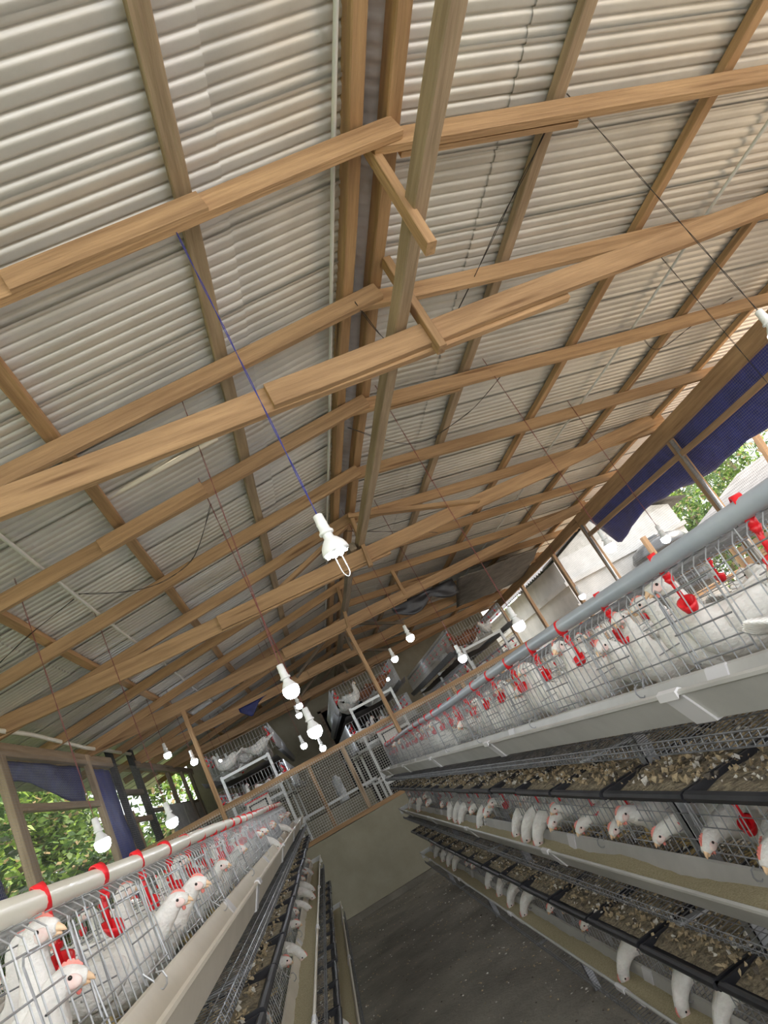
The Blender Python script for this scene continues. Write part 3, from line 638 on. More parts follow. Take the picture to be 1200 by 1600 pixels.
# ================================================================== CAGES
TZ = [-.155, -.580, -1.062]                        # height of the trough lip of each tier
TN = ['top', 'middle', 'bottom']
CELL = .42; YA_, YB_ = -.45, 7.68
def cup_mesh():
    mb = MB()
    mb.lathe([(.0205,-.009),(.0205,.009),(.0235,.009),(.0235,-.009),(.0205,-.009)], 18)      # saddle ring, turned onto the pipe below
    for i, (x, y, z) in enumerate(mb.v): mb.v[i] = (x, z, y)
    mb.tube([(0,0,-.020),(0,0,-.040)], .009, 10)                                          # nipple valve
    mb.tube([(0,0,-.038),(0,0,-.050)], [.011,.006], 10)
    mb.bar((.006,0,-.022), (.020,0,-.112),   .009, .004)
    o = len(mb.v)                                                                          # the cup: a tilted scoop
    prof = [(.003,-.012),(.012,-.010),(.020,-.003),(.025,.010),(.027,.020),(.0235,.018),(.018,0),(.008,-.006),(.0,-.007)]
    mb.lathe(prof, 16)
    for i in range(o, len(mb.v)):
        x, y, z = mb.v[i]; mb.v[i] = (x*.95+.006, y*.75, z*.85-.112+x*.35)
    return mb.mesh('drinker_cup', 'red', smooth=True)
CUP = cup_mesh()
def ext(prof, y0, y1, X, s_, zb, mb, seg=1):
    mb.extr_y([(X+s_*a, zb+b_) for a, b_ in prof], y0, y1)
def cage_bank(side, k, X, s_, back=False):
    """one tier of cages; X = trough lip, s_ = direction into the cages"""
    z0 = TZ[k]; nm = f'{TN[k]} tier, {side} row'
    rear = ', far side of the row' if back else ''
    wm = 'steel' if side == 'left' else 'steel_dull'
    px = lambda u_: X+s_*u_
    cg = thing('cage_bank', f'long wire cage bank, {nm}{rear}', 'cage', (px(.35), (YA_+YB_)/2, z0-.03), 0, 'wire cage banks')
    def fin(mb, name, m, parent=cg, smooth=False):
        o = mb.build(name, m, parent, smooth); o.matrix_parent_inverse = Matrix.Translation(-cg.location); return o
    uf = .135; ut = .150; D = .56; top = z0+.195
    rr = .0016
    # front grille
    mb = MB(); n = int((YB_-YA_)/.042)
    for i in range(n+1):
        y = YA_+i*.042; tt = (i % 10)
        mb.tube([(px(uf), y, z0-.03), (px(ut-.006), y, top-.02), (px(ut+.008), y, top-.003), (px(ut+.03), y, top)], rr, 4, cap=False)
    for h_ in (-.02, .035, .10, .155): mb.wire((px(uf+.015*(h_/.195)-s_*0-.003), YA_, z0+h_), (px(uf+.015*(h_/.195)-.003), YB_, z0+h_), rr)
    fin(mb, 'front_grille', wm)
    # top grille
    if k == 0:
        mb = MB()
        for i in range(int((YB_-YA_)/.05)+1): y = YA_+i*.05; mb.wire((px(ut), y, top), (px(D), y, top+.004), rr)
        for i in range(9): mb.wire((px(ut+.03+.045*i), YA_, top+.002), (px(ut+.03+.045*i), YB_, top+.002), rr)
        fin(mb, 'top_grille', wm)
    # floor with curled egg lip
    mb = MB(); n = int((YB_-YA_)/(.024 if not back else .05))
    st = (YB_-YA_)/n
    for i in range(n+1):
        y = YA_+i*st; mb.tube([(px(.004), y, z0-.088), (px(.0), y, z0-.112), (px(.012), y, z0-.118), (px(.15), y, z0-.108), (px(D), y, z0-.075)], .0012, 4, cap=False)
    for u_, h_ in [(.003,-.088),(-.001,-.100),(.011,-.119)]+[(.06+.06*j, -.114+.0045*j+.004) for j in range(9)]: mb.wire((px(u_), YA_, z0+h_), (px(u_), YB_, z0+h_), .0016)
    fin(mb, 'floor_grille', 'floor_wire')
    # back grille
    mb = MB(); 
    for i in range(int((YB_-YA_)/.06)+1): y = YA_+i*.06; mb.wire((px(D), y, z0-.08), (px(D), y, top), .0013)
    for h_ in (-.06, .02, .10, .19): mb.wire((px(D), YA_, z0+h_), (px(D), YB_, z0+h_), .0013)
    if not back: fin(mb, 'back_grille', 'steel_dull')
    # dividers and doors
    nd = int((YB_-YA_)/CELL)
    if not back:
        for j in range(nd+1):
            y = YB_-j*CELL; mb = MB()
            for h_ in (-.07, -.01, .05, .11, .17): mb.wire((px(uf), y, z0+h_), (px(D), y, z0+h_+.01), .0014)
            for a in (.15, .28, .42): mb.wire((px(a), y, z0-.09), (px(a), y, top), .0014)
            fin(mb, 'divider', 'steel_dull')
            if j < nd:
                yc = y-CELL/2; mb = MB(); q = px(uf-.006); q2 = px(uf+.004); R3 = .0019
                mb.tube([(q, yc-.10, z0+.0), (q2, yc-.10, z0+.142), (q2, yc-.092, z0+.152), (q2, yc+.092, z0+.152), (q2, yc+.10, z0+.142), (q, yc+.10, z0+.0)], R3, 5)
                for h_ in (.012, .075): mb.wire((q, yc-.10, z0+h_), (q, yc+.10, z0+h_), R3)
                mb.tube([(q, yc+.06, z0+.075), (q, yc+.06, z0+.165), (q, yc+.068, z0+.172), (q, yc+.076, z0+.165), (q, yc+.076, z0+.02)], R3, 5)
                if j % 2 == 0:      # wire hook over the trough edge
                    c = px(uf-.02); mb.tube([(q, yc-.10, z0+.02), (c, yc-.10, z0+.0)]+[(c-s_*.012+s_*.012*math.cos(a), yc-.10, z0-.004-.016*math.sin(a)) for a in (0,.8,1.6,2.4,3.1,4,5)], R3, 5)
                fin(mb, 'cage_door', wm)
    # ----- trough
    tm = 'trough_cream' if side == 'left' else 'trough'
    t_ = thing('feed_trough', f'{"cream" if side=="left" else "grey"} feed trough along the {nm}{rear}', 'trough', (px(.06), (YA_+YB_)/2, z0-.07), 0, 'feed troughs')
    outer = [(-.006,-.006),(-.006,.0),(0,.003),(.004,0),(.036,-.068),(.088,-.068),(.112,-.004),(.118,-.001),(.122,-.005)]
    inner = [(.120,-.008),(.115,-.006),(.0905,-.071),(.034,-.071),(.0005,-.004),(-.003,-.008)]
    mb = MB(); mb.extr_y([(px(a), z0+b_) for a, b_ in outer+inner], YA_, YB_+.03, closed=True)
    o = mb.build('channel', tm, t_); o.matrix_parent_inverse = Matrix.Translation(-t_.location)
    if not back:
        cp = MB(); cp.box((min(px(.001), px(.12)), YB_+.030, z0-.07), (max(px(.001), px(.12)), YB_+.033, z0-.001))
        o = cp.build('end_cap', 'white_paint', t_); o.matrix_parent_inverse = Matrix.Translation(-t_.location)
        y = .95 if side == 'left' else 1.15
        while y < YB_:
            cp = MB(); cp.extr_y([(px(a), z0+b_) for a, b_ in [(-.010,-.012),(-.010,.003),(0,.007),(.006,.003),(.038,-.064),(.086,-.064),(.108,-.002),(.114,.0),(.114,-.003),(.0925,-.075),(.031,-.075),(-.004,-.004)]], y, y+.07, closed=True)
            o = cp.build('joint_sleeve', 'sleeve', t_); o.matrix_parent_inverse = Matrix.Translation(-t_.location)
            y += 1.45
    if k > 0 and not back:
        mb = MB(); n = 180
        vs = []
        for i in range(n+1):
            y = YA_+(YB_-YA_)*i/n; dz_ = .012*noise.noise((y*3, k, X*3))+.006*noise.noise((y*17, k, 2)); hh = -.040+dz_
            fu = (.068+hh)/.068
            for q_ in (0, .25, .5, .75, 1): vs.append((px(.037-.034*fu+(.051+.060*fu)*q_), y, z0+hh+.004*math.sin(q_*math.pi)+.003*noise.noise((y*40, q_*9, 1))))
        mb.add(vs, [(i*5+j, i*5+j+1, (i+1)*5+j+1, (i+1)*5+j) for i in range(n) for j in range(4)])
        tag(mb.build('poultry_feed', 'feed', smooth=True), f'yellowish mash feed lying in the trough of the {nm}', 'feed', kind='stuff')
    # ----- water line
    pm = 'pvc_cream' if side == 'left' else 'pvc_grey'
    wl = thing('water_line', f'{"cream" if side=="left" else "grey"} water pipe with red drinker cups, {nm}{rear}', 'water pipe', (px(.172), (YA_+YB_)/2, z0+.2), 0, 'water pipes')
    pz = z0+(.219 if k == 0 else .165)
    mb = MB(); mb.tube([(px(.172)+.004*math.sin(i*.7+X), YA_+(YB_-YA_+.05)*i/30, pz+.005*math.sin(i*.55+1+X*2)) for i in range(31)], .0195 if k == 0 else .012, 14)
    o = mb.build('pipe', pm, wl, smooth=True); o.matrix_parent_inverse = Matrix.Translation(-wl.location)
    y = (.94 if side == 'right' else .97)-.9
    while y < YB_-.1:
        c = bpy.data.objects.new('drinker_cup', CUP); C.objects.link(c); c.parent = wl
        c.matrix_parent_inverse = Matrix.Translation(-wl.location)
        c.location = (px(.172), y, pz-(0 if k == 0 else .004)); c.rotation_euler = (R.uniform(-.06,.06), R.uniform(-.1,.1), math.pi*(s_ < 0)*1.0 + (math.pi/2 if side=='right' else -math.pi/2)*.6 + R.uniform(-.2,.2))
        y += .30
def manure(side, k, X, s_):
    z0 = TZ[k]+.205; px = lambda u_: X+s_*u_; n = 0
    y = YB_
    lab = f'{TN[k]} tier of the {side} row'
    proto = None
    while y > -.4:
        if proto is None:
            mb = MB(); a, b_ = sorted((s_*0.0, s_*.57)); 
            mb.box((a, -.40, -.004), (b_, 0, 0)); 
            mb.tube([(0, -.40, .010), (0, 0, .010)], .011, 8)
            base = mb.build('tray_body', 'black'); proto = thing('manure_tray', '', 'tray')
            base.name = 'tray_body'; base.parent = proto
            for q_, nmx in ((-.395, 'side_rim'), (-.005, 'side_rim')):
                mb = MB(); mb.bar((0, q_, .008), (s_*.55, q_, .012), .010, .026); mb.build('side_rim', 'black', proto)
            o = proto
        else: o = copy_tree(proto)
        o.location = (px(.016)+R.uniform(-.004,.004), y+R.uniform(-.004,.004), z0+R.uniform(-.002,.003)); o.rotation_euler = (0, 0, R.uniform(-.006,.006))
        n_from_near = int((y+.4)/CELL)
        o['label'] = f'black manure tray over the {lab}, {ORD[min(n,29)]} from the far end' if n else f'black manure tray over the {lab}, farthest one'
        o['group'] = f'black manure trays over the {lab}'
        n += 1; y -= CELL
    # droppings: a lumpy layer and loose clumps
    mb = MB(); nx_, ny_ = 14, 300
    vs = []
    for j in range(ny_+1):
        yy = -.5+(YB_+.5)*j/ny_
        for i in range(nx_+1):
            a = i/nx_; hgt = .010+.014*noise.noise((yy*6, a*4, k+s_*3))+.010*noise.noise((yy*23, a*14, k))
            edge = min(1, min(a, 1-a)*8+.1); vs.append((px(.045+.55*a), yy, z0+max(.001, hgt)*edge+.002))
    mb.add(vs, [(j*(nx_+1)+i, j*(nx_+1)+i+1, (j+1)*(nx_+1)+i+1, (j+1)*(nx_+1)+i) for j in range(ny_) for i in range(nx_)])
    tt = tag(mb.build('droppings', 'droppings', smooth=True), f'dry droppings and fluff covering the trays over the {lab}', 'droppings', kind='stuff')
    cl = MB(); RR = random.Random(k*10+int(s_)+3)
    for i in range(9500):
        yy = -.3+(YB_+.3)*RR.random()**1.25; a = RR.random(); sz = RR.uniform(.0022,.0078)*(1.25 if yy < 3 else 1); cl.cur = RR.choice((0,0,0,1,2))
        c = Vector((px(.055+.53*a), yy, z0+.012+sz*.5+RR.random()*.012)); o = len(cl.v)
        pts = [Vector((RR.uniform(-1,1), RR.uniform(-1,1), RR.uniform(-.7,.7))).normalized()*sz*RR.uniform(.6,1.3) for _ in range(6)]
        base_ = [(1,0,0),(-1,0,0),(0,1,0),(0,-1,0),(0,0,.6),(0,0,-.6)]
        rot_ = Matrix.Rotation(RR.random()*6.3, 3, Vector((RR.uniform(-1,1), RR.uniform(-1,1), .4)).normalized()); vs = [c+rot_ @ (Vector(b_)*sz*RR.uniform(.4,1.6)) for b_ in base_]
        cl.add(vs, [(0,2,4),(2,1,4),(1,3,4),(3,0,4),(2,0,5),(1,2,5),(3,1,5),(0,3,5)])
    for i in range(260):                           # feathers
        yy = -.2+5.5*RR.random(); a = RR.random(); c = Vector((px(.11+.5*a), yy, z0+.03)); an = RR.random()*6.3; l_ = RR.uniform(.012,.035); cl.cur = 3
        d = Vector((math.cos(an), math.sin(an), RR.uniform(-.2,.4))); q = Vector((-d.y, d.x, 0))*l_*.18
        cl.add([c, c+d*l_*.5+q, c+d*l_, c+d*l_*.5-q], [(0,1,2,3)])
    tag(cl.build('loose_droppings', ['clump_a','clump_b','clump_c','feather_grey']), f'loose clumps and feathers lying over the {lab}', 'droppings', kind='stuff')
def frame_row(side, X, s_):
    px = lambda u_: X+s_*u_; D2 = 1.12
    fr = thing('cage_stand', f'galvanised steel frame carrying the {side} cage row', 'frame', (px(.56), (YA_+YB_)/2, FZ))
    def fin(mb, name, m='steel_dull'): o = mb.build(name, m, fr); o.matrix_parent_inverse = Matrix.Translation(-fr.location)
    for y in (-.2, 1.80, 3.80, 5.80, 7.62):
        for a in (.155, D2-.155):
            mb = MB(); mb.box((min(px(a), px(a+.035)), y-.018, FZ), (max(px(a), px(a+.035)), y-.015, TZ[0]-.10)); mb.box((min(px(a), px(a+.003)), y-.018, FZ), (max(px(a), px(a+.003)), y+.02, TZ[0]-.10))
            fin(mb, 'post')
        for k in range(3):
            mb = MB(); mb.bar((px(.14), y, TZ[k]-.125), (px(D2-.14), y, TZ[k]-.125), .03, .012); fin(mb, 'cross_bar')
            mb = MB(); mb.bar((px(-.0), y, TZ[k]-.112), (px(.15), y, TZ[k]-.125), .025, .006); fin(mb, 'trough_bracket')
for side, X, s_ in (('right', .64, 1), ('left', -.31, -1)):
    frame_row(side, X, s_)
    for k in range(3):
        cage_bank(side, k, X, s_)
        if k: manure(side, k, X, s_)
    cage_bank(side, 0, X+s_*1.12, -s_, back=True)
    if side == 'right': cage_bank(side, 1, X+s_*1.12, -s_, back=True)

# hens in the two rows
HR = random.Random(21)
def ordn(i): return ORD[i] if i < len(ORD) else f'{i+1}th'
def fill(side, k, X, s_, y0, y1, poses, step, uu, tagline, grp, fea='feather', full=True, turn=.7, sc=(.92,1.04), zoff=-.100):
    y = y0; n = 0
    while y < y1:
        cell = (YB_-y)/CELL; fr_ = cell-int(cell)
        yy = y
        if fr_ < .16: yy = y+.06
        if fr_ > .84: yy = y-.06
        pose = HR.choice(poses); pose = 'peering' if (pose == 'feeding' and y < 1.7) else pose; u_ = uu.get(pose, .30)+HR.uniform(-.015,.015)
        a = (math.pi if s_ > 0 else 0) + HR.uniform(-turn, turn)*(0.35 if pose == 'feeding' else 1)
        if 'back' in tagline: a += HR.choice((0, math.pi*.5, -math.pi*.5, math.pi))
        hen(pose, X+s_*u_, yy, TZ[k]+zoff, a, f'{POSE_TXT[pose]}, {tagline}, {ordn(n)} from near end' if n else f'{POSE_TXT[pose]}, {tagline}, nearest', grp, HR.uniform(*sc), fea, full)
        n += 1; y += step*HR.uniform(.85, 1.15)
UU = {'alert': .30, 'looking': .315, 'feeding': .285, 'pecking': .34, 'resting': .36, 'peering': .33}
# left row, top tier: a few placed as in the photograph
hen('alert', -.62, 1.24, TZ[0]-.11, -.1, 'tall white hen with yellow beak, biggest at the bottom-left corner', 'hens in the top tier of the left row', 1.05)
hen('resting', -.60, 1.17, TZ[0]-.115, .25, 'white hen with red comb low at the bottom-left edge, seen from above', 'hens in the top tier of the left row', 1.0)
hen('alert', -.76, 1.50, TZ[0]-.10, .1, 'white hen behind the tall one, yellow beak under a red cup', 'hens in the top tier of the left row', 1.02)
hen('looking', -.60, 1.76, TZ[0]-.10, .05, 'white hen with pink face stretching its neck over the left trough', 'hens in the top tier of the left row', .97)
hen('looking', -.585, 1.93, TZ[0]-.10, -.05, 'second white hen stretching over the left trough, just behind the pink-faced one', 'hens in the top tier of the left row', 1.0)
hen('alert', -.72, 2.06, TZ[0]-.10, .1, 'upright white hen behind the pair stretching over the left trough', 'hens in the top tier of the left row', 1.0)
hen('alert', -.64, 2.40, TZ[0]-.10, .1, 'white hen standing upright in the left top tier beyond the pair at the trough', 'hens in the top tier of the left row', 1.0)
hen('resting', -.74, .92, TZ[0]-.10, .3, 'white hen at the very left edge showing only its yellow beak', 'hens in the top tier of the left row', 1.0)
fill('left', 0, -.31, -1, 2.62, 7.5, ['alert','looking','looking','resting','feeding'], .235, UU, 'top tier, left row front', 'hens in the top tier of the left row')
fill('left', 0, -.31, -1, 1.2, 7.5, ['resting','alert','pecking'], .33, {'alert':.5,'resting':.52,'pecking':.5}, 'top tier, left row back', 'hens in the top tier of the left row', full=False)
fill('left', 0, -.31-1.12, 1, 1.0, 7.4, ['alert','resting','looking'], .50, UU, 'top tier, left row far side', 'hens on the far side of the left row', full=False)
fill('left', 1, -.31, -1, .9, 7.5, ['feeding','peering','feeding','peering'], .40, UU, 'middle tier, left row front', 'hens in the middle tier of the left row')
fill('left', 2, -.31, -1, 1.3, 7.5, ['feeding','resting','resting'], .55, UU, 'bottom tier, left row front', 'hens in the bottom tier of the left row', full=False)
# right row
hen('alert', .97, 1.28, TZ[0]-.10, math.pi*.9, 'white hen with pink face high behind the largest red cup', 'hens in the top tier of the right row', 1.05)
hen('looking', 1.0, 1.02, TZ[0]-.10, math.pi*1.1, 'white hen near the right picture edge facing the aisle', 'hens in the top tier of the right row', 1.0)
hen('resting', .95, 1.03, TZ[0]-.122, math.pi*.04, 'white hen turned away with its tail over the grey trough', 'hens in the top tier of the right row', .86)
fill('right', 0, .64, 1, 1.42, 7.5, ['alert','looking','resting','alert','pecking'], .20, UU, 'top tier, right row front', 'hens in the top tier of the right row', turn=.9)
fill('right', 0, .64, 1, 1.05, 7.5, ['resting','alert','looking'], .27, {'alert':.47,'resting':.50,'looking':.48}, 'top tier, right row back', 'hens in the top tier of the right row', full=False)
fill('right', 0, .64+1.12, -1, .95, 7.4, ['alert','resting','looking'], .38, UU, 'top tier, right row far side', 'hens on the far side of the right row', full=False)
fill('right', 1, .64, 1, 1.05, 7.5, ['feeding','peering','peering','looking','feeding','peering'], .17, UU, 'middle tier, right row front', 'hens in the middle tier of the right row')
fill('right', 1, .64, 1, 1.15, 6.5, ['resting','alert'], .25, {'alert':.50,'resting':.50}, 'middle tier, right row back', 'hens in the middle tier of the right row', full=False)
fill('right', 2, .64, 1, 1.1, 7.5, ['feeding','peering','feeding','peering'], .33, UU, 'bottom tier, right row front', 'hens in the bottom tier of the right row')

# ================================================================== RAISED CAGES BEYOND THE PARTITION
def raised(x0, x1, y0, y1, who, side_tilt=0):
    rk = thing('cage_rack', f'white steel rack of raised cages beyond the partition, {who}', 'cage rack', ((x0+x1)/2, (y0+y1)/2, FZ), 0, 'raised cage racks')
    def fin(mb, name, m, sm=False): o = mb.build(name, m, rk, sm); o.matrix_parent_inverse = Matrix.Translation(-rk.location)
    for y in (y0, (y0+y1)/2, y1):
        for x in (x0, x1): mb = MB(); mb.box((x-.018, y-.018, FZ), (x+.018, y+.018, .76)); fin(mb, 'post', 'white_paint')
        for z in (.73, .20, -.38): mb = MB(); mb.box((x0, y-.015, z-.018), (x1, y+.015, z+.018)); fin(mb, 'cross_bar', 'white_paint')
    for z, nm in ((.78, 'upper'), (.24, 'lower')):
        mb = MB()
        for x in (x0-.16, x1+.16):
            y = y0-.1
            while y < y1: mb.tube([(x, y, z-.02), (x, y, z+.34)], .0022, 4, cap=False); y += .045
            for h_ in (0, .11, .22, .34): mb.wire((x, y0-.1, z+h_), (x, y1, z+h_), .0022)
        x = x0-.16
        while x <= x1+.17: mb.tube([(x, y0-.1, z-.02), (x, y0-.1, z+.34)], .0022, 4, cap=False); x += .045
        for h_ in (0, .11, .22, .34): mb.wire((x0-.16, y0-.1, z+h_), (x1+.16, y0-.1, z+h_), .0022)
        fin(mb, f'cage_grille', 'steel')
        mb = MB(); nn = 30
        vs = [(x0-.1+(x1-x0+.2)*i/8, y0-.05+(y1-y0)*j/nn, z-.10+.02*noise.noise((i*.9, j*.8, z))-(.03*math.sin(math.pi*i/8))) for j in range(nn+1) for i in range(9)]
        mb.add(vs, [(j*9+i, j*9+i+1, (j+1)*9+i+1, (j+1)*9+i) for j in range(nn) for i in range(8)]); fin(mb, 'manure_sheet', 'sheet_dark', True)
        for x, d in ((x0-.24, 1), (x1+.24, -1)):
            mb = MB(); mb.extr_y([(x, z+.01), (x+d*.03, z-.07), (x+d*.08, z-.07), (x+d*.10, z)], y0-.2, y1); fin(mb, 'trough', 'steel_dull')
            mb = MB(); mb.tube([(x+d*.12, y0-.1, z+.30), (x+d*.12, y1, z+.30)], .014, 8)
            fin(mb, 'water_pipe', 'pvc_grey', True)
            y = y0
            while y < y1:
                c = bpy.data.objects.new('drinker_cup', CUP); C.objects.link(c); c.parent = rk; c.matrix_parent_inverse = Matrix.Translation(-rk.location); c.location = (x+d*.14, y, z+.30); y += .42
    hb = thing('header_tank', f'white header tank with red lid and black bracket, {who}', 'water tank', ((x0+x1)/2, y0-.22, .05), 0, 'header tanks')
    mb = MB(); mb.box((-.15,-.09,0), (.15,.09,.22)); mb.build('tank', 'box_white', hb)
    mb = MB(); mb.box((-.16,-.10,.22), (.16,.10,.235)); mb.build('lid', 'red', hb)
    mb = MB(); mb.box((-.12,-.096,.03), (-.10,-.091,.19)); mb.box((.10,-.096,.03), (.12,-.091,.19)); mb.box((-.12,-.096,.17), (.12,-.091,.19)); mb.build('bracket', 'black', hb)
    mb = MB(); mb.box((-.14,-.06,-.02), (.14,.20,0)); mb.build('shelf', 'white_paint', hb)
    j = 0
    for y, xx, ps in ((y0+.15, x0+.12, 'alert'), (y0+.2, x1-.1, 'looking'), (y0+.55, (x0+x1)/2, 'resting'), (y0+.95, x0+.1, 'alert'), (y0+1.2, x1-.1, 'resting'), (y0+1.7, x0+.15, 'looking'), (y0+2.3, x1-.12, 'alert')):
        j += 1
        br = (who.startswith('right') and j in (1,3,4)) or (who.startswith('middle') and j in (2,3))
        hen(ps, xx, y, .75, HR.uniform(0, 6.28), f'{"brown" if br else "white"} hen on the upper deck, {who.split()[0]} rack, {ordn(j-1)} from near end', 'hens in the raised racks', 1.15, 'brown_hen' if br else 'feather', False)
        if j < 5: hen(ps, xx, y+.1, .21, HR.uniform(0, 6.28), f'white hen in the lower deck, {who.split()[0]} rack, {ordn(j-1)} from near end', 'hens in the lower decks of the racks', 1.15, 'feather', False)
raised(-1.17, -.49, 9.7, 14.2, 'left of the aisle')
raised(.80, 1.46, 9.7, 14.2, 'middle one under the ridge')
raised(2.72, 3.38, 9.7, 14.2, 'right one before the white building')
b = MB(); vs = []
for j in range(15):
    for k in range(12):
        a = 2*math.pi*k/12; rr_ = .085*(1+.25*noise.noise((math.cos(a)*2, math.sin(a)*2, j*.5)))*(1 if j < 13 else .5); vs.append((rr_*math.cos(a), rr_*math.sin(a)*.8, j*.034))
b.add(vs, [(j*12+k, j*12+(k+1) % 12, (j+1)*12+(k+1) % 12, (j+1)*12+k) for j in range(14) for k in range(12)]+[tuple(range(12))[::-1], tuple(range(168, 180))])
tag(b.build('feed_sack', 'sack', smooth=True, loc=(.27, 12.8, -.40)), 'crumpled white woven sack standing on a ledge beyond the mesh partition', 'sack')
b = MB(); b.box((-.6, 12.4, FZ), (.75, 13.3, -.40)); struct(b.build('trim_2', 'plaster_low'))
b = MB(); b.bar((-.7, 11.6, -.28), (.9, 11.6, -.28), .04, .04); tag(b.build('steel_rail', 'white_paint'), 'pale horizontal steel rail behind the mesh partition', 'rail')
b = MB(); b.bar((-.68, 11.6, FZ), (-.68, 11.6, -.26), .04, .04); b.bar((.88, 11.6, FZ), (.88, 11.6, -.26), .04, .04)
tag(b.build('rail_stand', 'white_paint'), 'pair of pale uprights holding the steel rail behind the partition', 'stand')

# floor litter
lt = MB(); RR = random.Random(5)
for i in range(2600):
    x = RR.uniform(-.5, .95); y = RR.uniform(1.2, 8.6); sz = RR.uniform(.002, .008); lt.cur = RR.choice((0,0,1,2)); c = Vector((x, y, FZ+.012*noise.noise((x, y, 0))+.012))
    if abs(x-.2) < .42 and RR.random() < .5: continue
    vs = [c+Vector(b_)*sz*RR.uniform(.5,1.6) for b_ in [(1,0,0),(-1,0,0),(0,1,0),(0,-1,0),(0,0,.5),(0,0,-.5)]]
    lt.add(vs, [(0,2,4),(2,1,4),(1,3,4),(3,0,4),(2,0,5),(1,2,5),(3,1,5),(0,3,5)])
tag(lt.build('floor_litter', ['clump_a','clump_b','clump_c']), 'scattered litter and feed crumbs on the dusty aisle floor', 'litter', kind='stuff')

# ================================================================== OUTSIDE
def leaf_cloud(cx, cy, cz, rx, ry, rz_, n, lf, RR, mats=4):
    mb = MB()
    cl = [(RR.uniform(-1,1)*rx*.75, RR.uniform(-1,1)*ry*.75, RR.uniform(-1,1)*rz_*.8, RR.uniform(.25,.5)) for _ in range(16)]
    for i in range(n):
        a, b_, c, s0 = RR.choice(cl); d = Vector((RR.gauss(0,1), RR.gauss(0,1), RR.gauss(0,1))).normalized()*s0*RR.uniform(.6,1.05)*min(rx, ry, rz_)*1.1
        p = Vector((cx+a, cy+b_, cz+c))+d; l_ = lf*RR.uniform(.6,1.4)
        e = Vector((RR.uniform(-1,1), RR.uniform(-1,1), RR.uniform(-.9,.4))).normalized(); q = e.cross(Vector((RR.uniform(-1,1), RR.uniform(-1,1), 1))).normalized()*l_*.28
        mb.cur = RR.choices((0,1,2,3), (5,2,4,1.1))[0]
        mb.add([p, p+e*l_*.45+q, p+e*l_, p+e*l_*.45-q], [(0,1,2,3)])
    return mb
LM = ['leaf_a','leaf_b','leaf_c','leaf_dry']
def tree(x, y, z0, h_, rx, ry, n, lf, lab, seed, grp, cat='tree', kind='tree'):
    RR = random.Random(seed); t = thing(kind, lab, cat, (x, y, z0), 0, grp)
    mb = leaf_cloud(0, 0, h_*.58, rx, ry, h_*.42, n, lf, RR); mb.build('foliage', LM, t)
    mb = MB(); mb.tube([(0,0,-.2),(.05,.03,h_*.3),(-.04,.06,h_*.6),(.02,0,h_*.85)], [.10,.08,.06,.03], 8)
    for k in range(5):
        a = RR.random()*6.3; mb.tube([(0,0,h_*(.25+.1*k)), (rx*.5*math.cos(a), ry*.5*math.sin(a), h_*(.4+.1*k))], [.04,.015], 6)
    mb.build('trunk', 'bark', t, smooth=True)
for i, (x, y, h_, rx, lab) in enumerate([(-5.4, 9.5, 4.6, 1.8, 'leafy green bush framed by the first two left wall posts'), (-6.6, 13.0, 6.0, 2.2, 'taller bush with light leaves behind the left tarpaulin'),
      (-5.0, 13.5, 2.6, 1.3, 'bush with yellowish leaves seen between the black posts'), (-7.5, 17.5, 7.0, 2.6, 'dense tree behind the leaning planks'),
      (-4.6, 17.0, 2.2, 1.3, 'yellow-green bush behind the lit lamp on the left'), (-6.0, 22.5, 7.0, 3.0, 'far bright tree past the left block wall'),
      (-4.4, 7.0, 2.3, 1.1, 'low dark bush close outside the left opening'), (-8.2, 9.0, 7.8, 2.8, 'tall dense tree behind the bushes on the left'),
      (-9.8, 13.5, 9.0, 3.4, 'tallest dense tree on the left, behind the taller bush'), (-9.4, 20.5, 9.0, 3.4, 'dense tree on the far left slope'), (-7.2, 6.2, 6.5, 2.4, 'leafy tree cut by the left picture edge')]):
    tree(x, y, FZ-.1+max(0, (-x-6.8)*.1), h_, rx, rx*1.2, 14000 if h_ > 5.5 else 10000, .12+.012*h_, lab, 40+i, 'greenery outside the left opening', 'bush' if 'bush' in lab else 'tree', 'bush' if 'bush' in lab else 'tree')
for i, (x, y, h_, rx, lab) in enumerate([(9.0, 16.8, 4.2, 1.6, 'light green tree between the white building and the black tanks'), (13.5, 17.5, 4.2, 2.2, 'green tree behind the black tanks'),
      (15.0, 13.8, 4.3, 2.2, 'green tree behind the shed on the right'), (17.0, 20.5, 5.2, 2.8, 'farther green tree beyond the tanks'), (11.0, 21.0, 5.0, 2.2, 'pale tree rising over the white building')]):
    tree(x, y, FZ-.06, h_, rx, rx, 8000, .15, lab, 60+i, 'trees outside the right opening')
